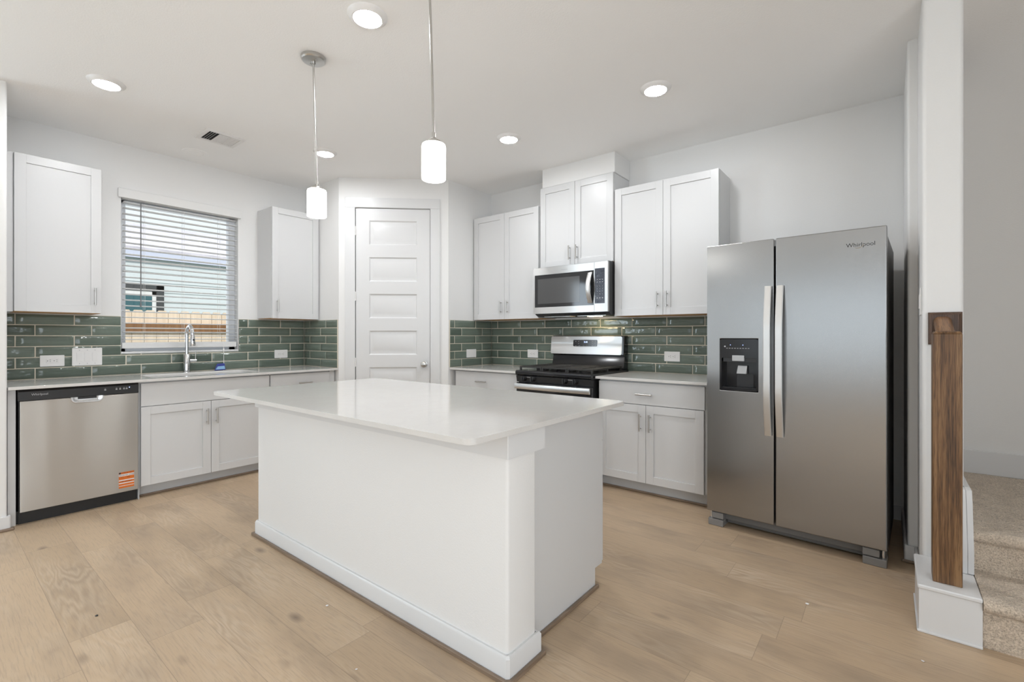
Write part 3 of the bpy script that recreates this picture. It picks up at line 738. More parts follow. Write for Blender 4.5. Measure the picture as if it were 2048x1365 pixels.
# ------------------------------------------------------------ outlets and switches
def plate(F, a, c, w, h, rect=True, label='', kind='outlet', b=0.0125):
    t = thing('wall_outlet' if kind == 'outlet' else 'light_switch', label, 'outlet' if kind == 'outlet' else 'switch', F(a, b, c))
    m = MB(F); m.prism_b(rrect(a-w/2, a+w/2, c-h/2, c+h/2, 0.004, 3), b, b+0.006); m.build('cover_plate', M['white_plastic'], t, bevel=0.0015)
    return t
def outlet(F, a, c, label, b=0.0125):
    t = plate(F, a, c, 0.134, 0.084, label=label, b=b)
    MB(F).box(a-0.034, a+0.034, b+0.005, b+0.0075, c-0.0165, c+0.0165).build('receptacle', M['white_plastic'], t, bevel=0.001)
    m = MB(F)
    for q in (-0.019, 0.017):
        for dz in (-0.006, 0.006): m.box(a+q+0.003, a+q+0.011, b+0.0075, b+0.0078, c+dz-0.0012, c+dz+0.0012)
        m.box(a+q-0.010, a+q-0.005, b+0.0075, b+0.0078, c-0.0025, c+0.0025)
    m.build('slots', M['slot'], t); return t
outlet(FA, -3.376, 1.018, 'white horizontal outlet on green tile, left of the triple switch')
outlet(FA, -1.667, 1.019, 'white horizontal outlet on green tile, right of the window')
outlet(FB, 2.033, 1.020, 'white horizontal outlet on green tile, left of the range')
outlet(FB, 3.494, 1.030, 'white horizontal outlet on green tile, right of the range')
t = plate(FA, -3.178, 1.042, 0.178, 0.137, label='white triple light switch plate on green tile left of the window', kind='switch')
for k, q in enumerate((-0.046, 0.0, 0.046)):
    MB(FA).box(-3.178+q-0.017, -3.178+q+0.017, 0.0175, 0.0205, 1.008, 1.076).build('rocker', M['white_plastic'], t, bevel=0.0015)
    m = MB(FA)
    for c in (0.990, 1.094): m.lathe([(0, 0.0183), (0.003, 0.0183), (0.003, 0.0188), (0, 0.0190)], -3.178+q, c, 10, 'b')
    m.build('screw', M['silver_plastic'], t)
t = plate(FP2, -0.348, 1.020, 0.146, 0.086, label='white single switch plate on the short tiled wall right of the pantry', kind='switch')
MB(FP2).box(-0.382, -0.314, 0.0175, 0.0205, 1.004, 1.036).build('rocker', M['white_plastic'], t, bevel=0.0015)
FR = lambda a, b, c: (5.052-b, a, c)
t = plate(FR, -1.02, 1.368, 0.075, 0.128, label='white switch plate on the wall edge above the newel post', kind='switch', b=0.0)
MB(FR).box(-1.037, -1.003, 0.005, 0.0085, 1.334, 1.402).build('rocker', M['white_plastic'], t, bevel=0.0015)

# ------------------------------------------------------------ gas range
rg = thing('gas_range', 'black and stainless gas range standing between two base cabinets', 'range', (2.715, -0.33, 0))
R0, R1 = 2.338, 3.098
MB(FB).box(R0+0.004, R1-0.004, 0.014, 0.655, 0.03, 0.856).build('body', M['black'], rg)
MB(FB).prism_a([(0.014, 0.857), (0.690, 0.857), (0.702, 0.866), (0.702, 0.890), (0.690, 0.902), (0.014, 0.902)], R0, R1).build('cooktop', M['black_gloss'], rg, bevel=0.003)
cpn = MB(FB).prism_a([(0.656, 0.800), (0.684, 0.800), (0.694, 0.855), (0.656, 0.855)], R0+0.003, R1-0.003).build('control_panel', M['black'], rg, bevel=0.002)
for a in (2.432, 2.530, 2.852, 2.950):
    m = MB(FB); m.lathe([(0.0, 0.688), (0.023, 0.688), (0.023, 0.698), (0.0195, 0.703), (0.0185, 0.722), (0.016, 0.725), (0.0, 0.725)], a, 0.832, 24, 'b')
    m.box(a-0.005, a+0.005, 0.70, 0.733, 0.812, 0.852)
    m.build('burner_knob', M['black'], cpn, bevel=0.001)
for a in (2.481, 2.901): MB(FB).box(a-0.022, a+0.022, 0.692, 0.6935, 0.842, 0.846).build('knob_marking', M['ink_grey'], cpn)
od = MB(FB).box(R0+0.003, R1-0.003, 0.656, 0.690, 0.205, 0.794).build('oven_door', M['black_gloss'], rg, bevel=0.005)
MB(FB).box(R0+0.10, R1-0.10, 0.6902, 0.6908, 0.32, 0.66).build('oven_window', M['mw_glass'], od)
m = MB(FB); N = 13; sec = []
for k in range(N):
    u = k/(N-1); a = R0+0.006+(R1-R0-0.012)*u; bo = 0.716+0.012*math.sin(PI*u)
    sec.append([(a, bo-0.008, 0.742), (a, bo+0.004, 0.742), (a, bo+0.007, 0.748), (a, bo+0.007, 0.782), (a, bo+0.004, 0.788), (a, bo-0.008, 0.788)])
m.loops(sec)
for a in (R0+0.03, R1-0.03): m.box(a-0.014, a+0.014, 0.69, 0.722, 0.752, 0.78)
lab(m.build('oven_handle', M['steel_plain'], od), 'stainless oven handle')
MB(FB).box(R0+0.003, R1-0.003, 0.656, 0.686, 0.05, 0.198).build('drawer', M['black_gloss'], rg, bevel=0.004)
for a in (R0+0.05, R1-0.05):
    for b in (0.08, 0.60): MB(FB).tube([(a, b, 0.0), (a, b, 0.031)], 0.016, 10).build('foot', M['black'], rg)
bg_ = MB(FB).prism_a([(0.013, 0.902), (0.115, 0.902), (0.100, 0.93), (0.078, 1.02), (0.100, 1.026), (0.106, 1.034), (0.090, 1.202), (0.080, 1.207), (0.013, 1.207)], R0-0.012+0.005, R1-0.006).build('backguard', M['black_gloss'], rg, bevel=0.003)
P = rrect(2.318, 3.074, 1.033, 1.200, 0.016, 4)
m = MB(FB); bz = lambda z: 0.1075-(z-1.034)*0.0952
m.loops([[(x, bz(z)-0.002, z) for x, z in P], [(x, bz(z)+0.0012, z) for x, z in P]])
fp = lab(m.build('front_panel', M['steel_v'], bg_), 'stainless front panel')
m = MB(FB); P = rrect(2.572, 2.828, 1.106, 1.168, 0.010, 4)
m.loops([[(x, bz(z)+0.0005, z) for x, z in P], [(x, bz(z)+0.003, z) for x, z in P]])
dp = m.build('display', M['black_gloss'], fp)
def tilt_text(name, s, size, a, z, mat, par):
    return text(name, s, size, frame_m(FB, a, bz(z)+0.0036, z), mat, par)
tilt_text('display_digits', '3:18', 0.022, 2.688, 1.140, M['digits'], dp)
for i, (a, z) in enumerate(((2.600, 1.152), (2.632, 1.152), (2.632, 1.132), (2.780, 1.152), (2.808, 1.152), (2.780, 1.132), (2.808, 1.132))):
    MB(FB).lathe([(0, bz(z)+0.003), (0.0038, bz(z)+0.003), (0.0038, bz(z)+0.0036), (0, bz(z)+0.0036)], a, z, 10, 'b').build('touch_key', M['ink_grey'], dp)
for a in (2.688, 2.722): MB(FB).box(a-0.010, a+0.010, bz(1.118)+0.0025, bz(1.118)+0.0036, 1.112, 1.123).build('touch_key', M['dark_grey'], dp)
for a in (2.602, 2.640, 2.78, 2.808): MB(FB).box(a-0.009, a+0.009, bz(1.112)+0.0025, bz(1.112)+0.0036, 1.1115, 1.1135).build('key_label', M['ink_grey'], dp)
for (a, b, r) in ((2.50, 0.22, 0.036), (2.94, 0.22, 0.032), (2.50, 0.50, 0.042), (2.94, 0.50, 0.046), (2.718, 0.36, 0.036)):
    m = MB(FW); m.lathe([(0, 0.900), (r+0.012, 0.900), (r+0.010, 0.908), (r, 0.910), (r, 0.918), (r-0.008, 0.922), (0, 0.922)], a, -b, 24)
    m.build('burner', M['iron'], rg)
for g0, g1 in ((2.352, 2.588), (2.592, 2.844), (2.848, 3.084)):
    m = MB(FB); zt = 0.936; th = 0.012; bw = 0.014
    def bar(a0, a1, b0, b1): m.box(a0, a1, b0, b1, zt-th, zt)
    bar(g0, g0+bw, 0.125, 0.655); bar(g1-bw, g1, 0.125, 0.655); gm = (g0+g1)/2
    n = 17
    for k in range(n):
        q = 0.125+(0.655-bw-0.125)*k/(n-1)
        if k in (0, 8, n-1): bar(g0+bw, g1-bw, q, q+bw)
        else: bar(g0+bw, gm-0.022, q, q+bw); bar(gm+0.022, g1-bw, q, q+bw)
    bar(gm-0.006, gm+0.006, 0.139, 0.641)
    for a in (g0+0.007, g1-0.007):
        for b in (0.132, 0.39, 0.648): m.box(a-0.007, a+0.007, b-0.007, b+0.007, 0.902, zt-th)
    m.build('burner_grate', M['iron'], rg)

# ------------------------------------------------------------ microwave
mw = thing('microwave', 'stainless over-the-range microwave hung under the middle cabinet', 'microwave', (2.72, -0.2, 1.39))
W0, W1, Z0, Z1 = 2.336, 3.100, 1.410, 1.832
m = MB(FB); m.prism_a([(0.014, 1.385), (0.36, 1.385), (0.398, 1.404), (0.398, 1.838), (0.014, 1.838)], W0+0.004, W1-0.001); m.build('body', M['black'], mw, bevel=0.002)
m = MB(FB)
def ringface(m, a0, a1, c0, c1, h0, h1, g0, g1, b0, b1, rec):
    # slab with a rectangular sunken field: one closed mesh
    O = [(a0, c0), (a1, c0), (a1, c1), (a0, c1)]; I = [(h0, g0), (h1, g0), (h1, g1), (h0, g1)]
    m.loops([[(x, b0, z) for x, z in O], [(x, b1, z) for x, z in O], [(x, b1, z) for x, z in I], [(x, b1-rec, z) for x, z in I]], True, True)
ringface(m, W0, 2.9735, Z0, Z1, 2.352, 2.9700, 1.468, 1.766, 0.400, 0.424, 0.004)
md = lab(m.build('door', M['steel_v'], mw), 'stainless framed door')
MB(FB).box(2.3525, 2.9695, 0.4195, 0.4225, 1.468, 1.766).build('door_glass', M['mw_glass'], md)
MB(FB).box(2.385, 2.83, 0.4226, 0.4230, 1.500, 1.728).build('window_screen', M['mw_mesh'], md)
m = MB(FB); ringface(m, 2.9755, W1, Z0, Z1, 2.979, 3.073, 1.480, 1.778, 0.400, 0.424, 0.003)
kp = lab(m.build('control_panel', M['steel_v'], mw), 'stainless control panel')
kf = lab(MB(FB).box(2.979, 3.073, 0.4205, 0.4235, 1.480, 1.778).build('keypad', M['film'], kp), 'film-covered black keypad')
for r in range(4):
    for c in range(3):
        s = '123456789*0#'[r*3+c]
        text('key_digit', s, 0.011, frame_m(FB, 3.000+c*0.024, 0.4235, 1.622-r*0.022), M['ink_grey'], kp)
m = MB(FB)
for r in range(2):
    for c in range(3): m.box(2.998+c*0.024, 3.008+c*0.024, 0.4235, 0.424, 1.660+r*0.020, 1.664+r*0.020)
for c in range(3): m.box(2.998+c*0.024, 3.008+c*0.024, 0.4235, 0.424, 1.522, 1.530)
m.build('key_marks', M['ink_grey'], kp)
m = MB(FB); N = 17; sec = []
for k in range(N):
    u = k/(N-1); z = 1.486+0.262*u; bo = 0.425+0.042*math.sin(PI*u)
    sec.append([(2.916, bo-0.004, z), (2.956, bo-0.004, z), (2.956, bo+0.006, z), (2.950, bo+0.009, z), (2.922, bo+0.009, z), (2.916, bo+0.006, z)])
m.loops(sec); lab(m.build('handle', M['steel_plain'], md), 'bowed stainless handle')
text('brand_lettering', 'Whirlpool', 0.016, frame_m(FB, 2.640, 0.4242, 1.793), M['ink_grey'], md)
hl = MB(FB).box(2.78, 2.90, 0.13, 0.20, 1.3825, 1.3848).build('cooktop_lamp', M['hood'], mw); lab(hl, 'lit warm cooktop lamp')
m = MB(FB)
for a0, a1 in ((2.40, 2.68), (2.76, 3.04)): m.box(a0, a1, 0.24, 0.34, 1.381, 1.3848)
m.build('grease_filter', M['nickel'], mw)

# ------------------------------------------------------------ refrigerator (stands very slightly turned)
fr = thing('refrigerator', 'tall stainless side-by-side refrigerator at the right end of the stove wall', 'refrigerator', (4.0225, -0.862, 0), -0.045)
FF = lambda a, b, c: (a, -b, c)     # local: a to the right, b toward the viewer (0 = door face), c up
def fb(m, name, mat, par=None, **k): return m.build(name, mat, par or fr, local=True, **k)
fb(MB(FF).box(0.004, 0.900, -0.80, -0.068, 0.035, 1.745), 'case', M['case_grey'], bevel=0.006)
DB, ZB, ZT = -0.062, 0.092, 1.777
m = MB(FF); hx0, hx1, hz0, hz1 = 0.078, 0.299, 0.868, 1.186
ringface(m, 0.0, 0.382, ZB, ZT, hx0, hx1, hz0, hz1, DB, 0.0, 0.058)
fz = lab(fb(m, 'freezer_door', M['steel'], bevel=0.006, seg=3), 'narrow freezer door with a dispenser')
fd = lab(fb(MB(FF).box(0.391, 0.903, DB, 0.0, ZB, ZT), 'fridge_door', M['steel'], bevel=0.006, seg=3), 'wide refrigerator door')
for par, a0, a1 in ((fz, 0.338, 0.374), (fd, 0.400, 0.436)):
    m = MB(FF); sec = []; N = 21
    for k in range(N):
        u = k/(N-1); z = 0.618+0.880*u; bo = 0.012+0.040*min(1, math.sin(PI*u)*1.3)
        w = 0.0
        sec.append([(a0, bo, z), (a1, bo, z), (a1, bo+0.010, z), (a1-0.004, bo+0.013, z), (a0+0.004, bo+0.013, z), (a0, bo+0.010, z)])
    m.loops(sec)
    for z in (0.626, 1.490): m.box(a0+0.006, a1-0.006, 0.0, 0.016, z-0.008, z+0.008)
    lab(fb(m, 'handle', M['steel_plain'], par), 'long flat stainless handle')
# ice and water dispenser
m = MB(FF); P = rrect(hx0+0.0005, hx1-0.0005, hz0+0.0005, hz1-0.0005, 0.013, 4); Pi = rrect(hx0+0.012, hx1-0.010, hz0+0.014, 1.070, 0.008, 4)
m.loops([[(x, -0.02, z) for x, z in P], [(x, 0.003, z) for x, z in P], [(x, 0.003, z) for x, z in Pi], [(x, -0.052, z) for x, z in Pi]], False, True)
dis = lab(fb(m, 'dispenser', M['black_gloss'], fz, smooth=50), 'black ice and water dispenser')
fb(MB(FF).box(hx0+0.02, hx1-0.012, -0.045, -0.005, 1.045, 1.072), 'nozzle_bar', M['charcoal'], dis)
lab(fb(MB(FF).box(0.152, 0.222, -0.04, 0.0045, 1.050, 1.086), 'chute', M['silver_plastic'], dis, bevel=0.003), 'silver ice chute')
m = MB(FF); m.loops([[(0.170, -0.044, 0.972), (0.228, -0.044, 0.972), (0.224, -0.044, 1.020), (0.176, -0.044, 1.020)], [(0.172, -0.016, 0.972), (0.228, -0.016, 0.972), (0.230, -0.034, 1.022), (0.176, -0.034, 1.022)]])
lab(fb(m, 'paddle', M['silver_plastic'], dis, bevel=0.002), 'silver lever paddle')
fb(MB(FF).box(0.166, 0.262, -0.0515, -0.047, 0.888, 0.968), 'back_plate', M['charcoal'], dis)
fb(MB(FF).box(hx0+0.014, hx1-0.012, -0.05, -0.004, hz0+0.0145, hz0+0.020), 'drip_tray', M['black'], dis)
m = MB(FF)
for k in range(9): m.box(0.118+k*0.0155, 0.118+k*0.0155+0.009, 0.003, 0.0034, 1.1275, 1.1305)
m.lathe([(0, 0.003), (0.005, 0.003), (0.005, 0.0034), (0, 0.0034)], 0.110, 1.140, 12, 'b')
fb(m, 'button_marks', M['ink_grey'], dis)
for a in (0.142, 0.214): lab(fb(MB(FF).lathe([(0, 0.003), (0.0022, 0.003), (0.002, 0.004), (0, 0.0042)], a, 1.149, 8, 'b'), 'indicator_light', M['led_blue'], dis), 'tiny blue indicator light')
# lettering
text('brand_lettering', 'Whirlpool', 0.030, frame_m(FF, 0.730, 0.0004, 1.680), M['logo'], fd, local=True)
m = MB(FF); m.tube([(0.768, 0.0005, 1.676), (0.778, 0.0005, 1.6715), (0.792, 0.0005, 1.674), (0.802, 0.0005, 1.681), (0.806, 0.0005, 1.690)], [0.0006, 0.0013, 0.0013, 0.0010, 0.0005], 6); fb(m, 'swoosh', M['logo_gold'], fd)
# feet, hinge covers and grille
gr = fb(MB(FF).box(0.10, 0.80, -0.11, -0.075, 0.018, 0.066), 'base_grille', M['dark_grey'], bevel=0.003)
m = MB(FF)
for k in range(5): m.box(0.405+k*0.077, 0.405+k*0.077+0.071, -0.11, -0.0745, 0.069, 0.088)
fb(m, 'grille_slots', M['void'], gr)
fb(MB(FF).box(0.135, 0.30, -0.11, -0.080, 0.066, 0.09), 'grille_plate', M['case_grey'], gr)
for a0, a1, ap in ((0.004, 0.094, 0.018), (0.800, 0.902, 0.886)):
    f = fb(MB(FF).box(a0, a1, -0.12, -0.010, 0.0, 0.042), 'foot', M['foot_grey'], bevel=0.004)
    c0 = (a0+0.022, a1) if a0 < 0.1 else (a0, a1-0.030)
    fb(MB(FF).box(c0[0], c0[1], -0.10, -0.014, 0.047, 0.086), 'hinge_cover', M['foot_grey'], f, bevel=0.003)
    lab(fb(MB(FF).tube([(ap, -0.035, 0.042), (ap, -0.035, 0.092)], 0.008, 12), 'hinge_pin', M['chrome'], f), 'bright metal hinge pin')

# ------------------------------------------------------------ island
iz = CT-0.020
isl = thing('kitchen_island', 'white kitchen island with textured front and a corner post', 'island', (2.90, -2.33, 0))
m = MB(FW); m.prism(rrect(1.940, 3.888, -2.723, -2.552, 0.012, 4), 0.0, iz-0.001); m.build('front_panel', M['wall'], isl)
m = MB(FW); m.box(1.975, 3.826, -2.551, -1.940, 0.095, iz-0.001); m.box(1.975, 3.826, -2.551, -2.005, 0.0, 0.095)
m.build('body', M['cab'], isl)
m = MB(FW); m.prism_a([(-2.551, 0.0), (-1.988, 0.0), (-1.988, 0.094), (-1.920, 0.094), (-1.920, iz-0.001), (-2.551, iz-0.001)], 3.826, 3.832); m.build('end_panel', M['cab'], isl, bevel=0.001)
FI = lambda a, b, c: (a, -1.920+b, c)
for k in range(4):
    a0 = 1.98+k*0.4625; d = shaker(FI, isl, a0, a0+0.459, 0.0, 0.020, 0.100, 0.690); pull(FI, d, a0+0.06 if k % 2 else a0+0.40, 0.56, 0.020)
    d = MB(FI).box(a0, a0+0.459, 0.0, 0.020, 0.694, 0.858).build('drawer', M['cab'], isl, bevel=0.0012); pull(FI, d, a0+0.23, 0.77, 0.020, vertical=False)
bx0, bx1, by0, by1 = 1.926, 3.902, -2.737, -2.538
def wrap(o, i, x0, x1, y0, yl, yr, xin, yin, ch):
    # U-shaped band round the post: outer face o, inner face i, right-hand end returns behind the post
    return [(x0, yl), (x0, y0+ch), (x0+ch, y0), (x1-ch, y0), (x1, y0+ch), (x1, yr), (xin, yr), (xin, yin), (x1-i, yin), (x1-i, y0+i), (x0+i, y0+i), (x0+i, yl)]
m = MB(FW); P0 = wrap(0, 0.0135, bx0, bx1, by0, by1, by1, 3.833, -2.5515, 0.010); P1 = wrap(0, 0.0135, bx0+0.006, bx1-0.006, by0+0.006, by1-0.006, by1-0.006, 3.833, -2.5515, 0.008)
P1 = [(x if abs(x-bx0-0.0195) > 1e-4 and abs(x-bx1+0.0195) > 1e-4 else (bx0+0.0135 if x < 3 else bx1-0.0135), y if abs(y-by0-0.0195) > 1e-4 else by0+0.0135) for x, y in P1]
m.loops([[(x, y, z) for x, y in P] for z, P in ((0.0, P0), (0.081, P0), (0.090, P1))])
m.build('base_moulding', M['trim'], isl)
m = MB(FW); m.prism(wrap(0, 0.0115, 1.928, 3.900, -2.735, -2.540, -2.510, 3.833, -2.5515, 0.002), 0.776, iz-0.001)
m.build('top_moulding', M['trim'], isl)
m = MB(FW); q = 0.014
so = [(bx0-q, by1), (bx0-q, by0-q+0.004), (bx0-q+0.004, by0-q), (bx1+q-0.006, by0-q), (bx1+q, by0-q+0.006), (bx1+q, by1+q), (3.846, by1+q), (3.846, -1.974), (3.8328, -1.974), (3.8328, by1+0.0008), (bx1+0.0008, by1+0.0008), (bx1+0.0008, by0+0.009), (bx1-0.0095, by0-0.0008), (bx0+0.0095, by0-0.0008), (bx0-0.0008, by0+0.0095), (bx0-0.0008, by1)]
m.prism(so, 0.0, 0.016)
lab(m.build('shoe_moulding', M['shoe'], isl, bevel=0.004, seg=2), 'brown shoe moulding')
slab('worktop', 'large white quartz worktop on the island', rrect(1.872, 3.920, -2.948, -1.838, 0.035, 8), None)

# ------------------------------------------------------------ ceiling fittings
def recessed(x, y, label):
    t = thing('recessed_light', label, 'ceiling light', (x, y, H), group='round recessed ceiling lights')
    MB().lathe([(0.096, H), (0.094, H-0.005), (0.074, H-0.019), (0.068, H-0.019), (0.066, H-0.016), (0.066, H)], x, y, 40).build('trim_ring', M['white_plastic'], t)
    MB().lathe([(0.066, H-0.012), (0.0660, H-0.0165), (0.05, H-0.0185), (0.0, H-0.019)], x, y, 40).build('lens', M['lens'], t)
    return t
r0 = recessed(1.128, -3.275, 'lit recessed light at the far left, above the dishwasher')
for x, y, l in ((2.925, -2.628, 'largest lit recessed light, between the two pendant rods'),
                (1.150, -1.830, 'lit recessed light just right of the smaller pendant rod'),
                (3.772, -1.085, 'lit recessed light furthest right, above the refrigerator side'),
                (2.570, -1.080, 'lit recessed light nearest the stove wall, right of the large pendant')):
    copy_thing(r0, (x, y, H), l)

pen = thing('pendant_lamp', 'pendant lamp with visible round ceiling canopy, hanging over the island', 'lamp', (0, 0, H), group='two nickel pendant lamps')
m = MB(); m.lathe([(0.0, H), (0.066, H), (0.066, H-0.016), (0.060, H-0.022), (0.012, H-0.026), (0.012, H-0.040), (0.0, H-0.041)], 0, 0, 36)
for q in (-0.028, 0.028): m.lathe([(0, H-0.021), (0.005, H-0.021), (0.005, H-0.029), (0, H-0.031)], q, 0.0, 10)
m.build('canopy', M['nickel'], pen, local=False)
TX, TY = 0.015, 0.012     # rod hangs a touch out of plumb
MB().tube([(0, 0, H-0.035), (TX*0.5, TY*0.5, 2.42), (TX, TY, 2.062)], 0.0056, 14).build('rod', M['nickel'], pen)
MB().lathe([(0.0, 2.082), (0.0085, 2.082), (0.0085, 2.060), (0.013, 2.056), (0.033, 2.043), (0.036, 2.034), (0.034, 2.030), (0.0, 2.030)], TX, TY, 28).build('cap', M['nickel'], pen)
m = MB(); m.lathe([(0.018, 2.034), (0.040, 2.033), (0.0492, 2.029), (0.0515, 2.020), (0.0515, 1.882), (0.049, 1.879), (0.047, 1.882), (0.047, 2.012), (0.018, 2.028)], TX, TY, 40)
lab(m.build('glass_shade', M['shade_glow'], pen), 'lit white glass cylinder shade')
pen.location = (2.385, -2.612, H)
copy_thing(pen, (3.380, -2.632, H), 'larger nearer pendant lamp whose rod runs out of the top of the picture')

rgv = thing('ceiling_vent', 'white ceiling vent with dark louvers above the window', 'vent', (0.77, -2.50, H))
m = MB(); v0, v1, u0, u1 = 0.640, 0.895, -2.645, -2.365
for xa, xb, ya, yb in ((v0, v0+0.03, u0, u1), (v1-0.03, v1, u0, u1), (v0+0.03, v1-0.03, u0, u0+0.03), (v0+0.03, v1-0.03, u1-0.03, u1)): m.box(xa, xb, ya, yb, H-0.008, H)
m.build('vent_frame', M['white_plastic'], rgv, bevel=0.002)
MB().box(v0+0.03, v1-0.03, u0+0.03, u1-0.03, H-0.0012, H-0.0004).build('vent_duct', M['void'], rgv)
m = MB()
for k in range(4):     # two side banks of louvers and a fine middle bank
    for base_, s, dy in ((u0+0.035, 1, -0.007), (u1-0.045, -1, 0.0085)):
        yb = base_ + s*k*0.0165
        m.loops([[(x, yb, H-0.0015), (x, yb+0.0016, H-0.0015), (x, yb+dy+0.0016, H-0.0085), (x, yb+dy, H-0.0085)] for x in (v0+0.03, v1-0.03)])
ym0, ym1 = u0+0.100, u1-0.100
for k in range(14):
    x = v0+0.034+k*0.0137
    m.box(x, x+0.0098, ym0, ym1, H-0.0085, H-0.0072)
m.build('louvers', M['white_plastic'], rgv)
m = MB(); m.lathe([(0.0, H), (0.098, H), (0.096, H-0.003), (0.060, H-0.005), (0.058, H-0.003), (0.050, H-0.003), (0.048, H-0.0055), (0.0, H-0.006)], 0.270, -2.520, 36)
o = m.build('ceiling_cover', M['ceiling']); tag(o, 'round white ceiling cover plate below the vent', 'cover')

# ------------------------------------------------------------ stairs, newel and trim on the right
def carpet_steps():
    prof = []
    y_r1, t1, y_r2, t2 = -1.445, 0.195, -1.165, 0.372
    def nosing(yf, zt, pts):
        for k in range(9):
            a = math.radians(-90+180*k/8*0.5*2); pts.append((yf-0.030*math.cos(a)*1.0, zt-0.026+0.026*math.sin(a)))
    pts = [(y_r1+0.004, 0.0), (y_r1, 0.02), (y_r1, t1-0.060)]; nosing(y_r1, t1, pts); pts += [(y_r2, t1), (y_r2, t2-0.060)]; nosing(y_r2, t2, pts); pts += [(-0.017, t2)]
    P = [Vector((0, a, b)) for a, b in pts]; fine = [P[0]]
    for a, b in zip(P, P[1:]):
        n = max(1, int((b-a).length/0.0065))
        for k in range(1, n+1): fine.append(a.lerp(b, k/n))
    X0, X1 = 5.2140, 6.296; nx = 165
    vs = []; fs = []
    for i, p in enumerate(fine):
        d = (fine[min(i+1, len(fine)-1)]-fine[max(0, i-1)]).normalized(); n = Vector((0, -d.z, d.y))
        for k in range(nx+1):
            x = X0+(X1-X0)*k/nx
            h = noise.noise(Vector((x*120, p.y*120, p.z*120)))*0.0035 + random.uniform(-0.0016, 0.0016) + noise.noise(Vector((x*14, p.y*14, p.z*14)))*0.003
            if i in (0, len(fine)-1): h = 0
            vs.append((x, p.y+n.y*h, max(0.0, p.z+n.z*h)))
    m1 = nx+1
    for i in range(len(fine)-1):
        for k in range(nx): fs.append((i*m1+k, i*m1+k+1, (i+1)*m1+k+1, (i+1)*m1+k))
    cap = len(vs); vs.append((X0, -0.017, 0.0)); fs.append(tuple(i*m1 for i in range(len(fine)))+(cap,))
    me = bpy.data.meshes.new('carpeted_stairs'); me.from_pydata([Vector(v)-Vector((5.75, -1.4, 0)) for v in vs], [], fs)
    o = finish('carpeted_stairs', me, M['carpet'], None, smooth=80); o.location = (5.75, -1.4, 0)
    tag(o, 'beige carpeted stairs rising beside the oak newel post', 'stairs')
carpet_steps()

bxs = thing('newel_plinth', 'white boxed plinth under the oak newel post', 'plinth', (5.115, -1.29, 0))
MB().box(5.026, 5.2125, -1.460, -1.117, 0.0, 0.176).build('plinth_body', M['trim'], bxs, bevel=0.001)
MB().box(5.021, 5.213, -1.467, -1.117, 0.176, 0.194).build('cap', M['trim'], bxs, bevel=0.006, seg=3)
MB().box(5.020, 5.213, -1.466, -1.120, 0.0, 0.010).build('quarter_round', M['trim'], bxs, bevel=0.003)
m = MB(); m.prism_a([(-1.235, 0.196), (-1.235, 0.29), (-1.215, 0.36), (-1.19, 0.48), (-1.165, 0.535), (-0.02, 0.535), (-0.02, 0.10), (-1.115, 0.10), (-1.115, 0.196)], 5.1925, 5.2125)
m.prism_a([(-1.235, 0.1945), (-1.235, 0.29), (-1.215, 0.36), (-1.19, 0.48), (-1.165, 0.535), (-1.1155, 0.535), (-1.1155, 0.1945)], 5.150, 5.1922)
tag(m.build('stair_skirt', M['trim'], bevel=0.002), 'white stepped stair skirt board right of the newel post', 'trim board')
m = MB(); nw = (5.072, 5.162, -1.402, -1.312); m.box(*nw, 0.194, 1.214)
a0, a1, b0, b1 = nw; m.loops([[(a0, b0, 1.214), (a1, b0, 1.214), (a1, b1, 1.214), (a0, b1, 1.214)], [(a0+.006, b0+.006, 1.224), (a1-.006, b0+.006, 1.224), (a1-.006, b1-.006, 1.224), (a0+.006, b1-.006, 1.224)]], False, True)
o = m.build('newel_post', M['oak'], bevel=0.003); tag(o, 'square dark oak newel post standing on the white plinth', 'post')
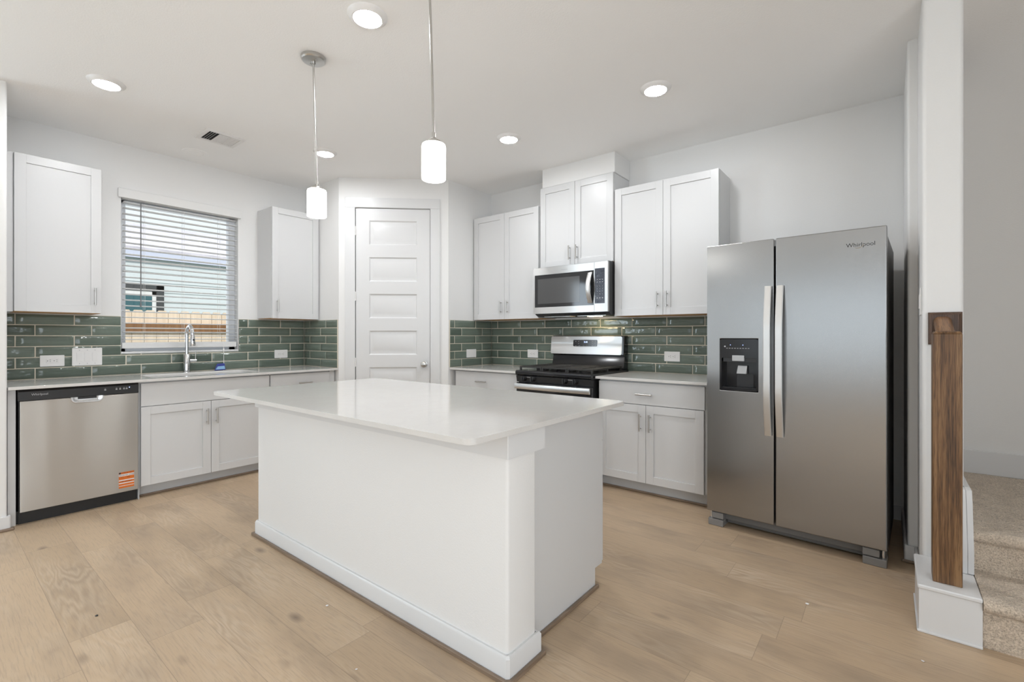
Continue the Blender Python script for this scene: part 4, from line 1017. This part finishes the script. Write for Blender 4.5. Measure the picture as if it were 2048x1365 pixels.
hr = thing('handrail', 'short oak handrail piece joining newel post to the wall rosette', 'handrail', (5.12, -1.2, 1.23))
prof = rrect(5.090, 5.150, -0.026, 0.030, 0.02, 5)
m = MB(); m.loops([[(x, -1.311, 1.196+z) for x, z in prof], [(x, -1.137, 1.262+z) for x, z in prof]]); m.build('rail', M['oak_rail'], hr)
m = MB(); m.loops([[(x, y, z) for x, z in ((5.072, 1.166), (5.186, 1.166), (5.186, 1.312), (5.072, 1.312))] for y in (-1.1155, -1.128)] + [[(x, -1.138, z) for x, z in ((5.084, 1.178), (5.174, 1.178), (5.174, 1.300), (5.084, 1.300))]])
lab(m.build('rosette', M['oak_dark'], hr), 'square dark oak wall rosette')

# ------------------------------------------------------------ crumbs left on the floor
def crumb(x, y, r, mat, label, cat, seed, flat=0.35):
    rr = random.Random(seed); bm = bmesh.new(); bmesh.ops.create_icosphere(bm, subdivisions=1, radius=r)
    for v in bm.verts: v.co *= rr.uniform(0.6, 1.3); v.co.z *= flat
    mn = min(v.co.z for v in bm.verts)
    for v in bm.verts: v.co.z -= mn
    me = bpy.data.meshes.new('paint_chip'); bm.to_mesh(me); bm.free()
    o = finish('paint_chip', me, mat, None); o.location = (x, y, 0.0003); tag(o, label, cat)
from_px = lambda u, v: ((lambda dx, dy, dz: (cam.location.x - cam.location.z/dz*dx, cam.location.y - cam.location.z/dz*dy))(-math.cos(CAM_A)+(u-1024)/944.05*math.sin(CAM_A), math.sin(CAM_A)+(u-1024)/944.05*math.cos(CAM_A), -(v-672.1)/944.05))
for u, v, r, mat, label, sd in ((1614, 1209, 0.008, 'white_plastic', 'white paint chip on the floor in front of the refrigerator', 3),
                                (1846, 1324, 0.006, 'label_white', 'small pale crumb on the floor below the newel plinth', 4),
                                (193, 1233, 0.006, 'ink', 'dark speck on the floor in front of the dishwasher', 5),
                                (654, 1213, 0.006, 'label_white', 'pale curled shaving on the floor left of the island', 6),
                                (713, 1340, 0.005, 'label_white', 'pale crumb on the floor nearest the bottom edge', 7)):
    crumb(*from_px(u, v), r, M[mat], label, 'debris', sd)
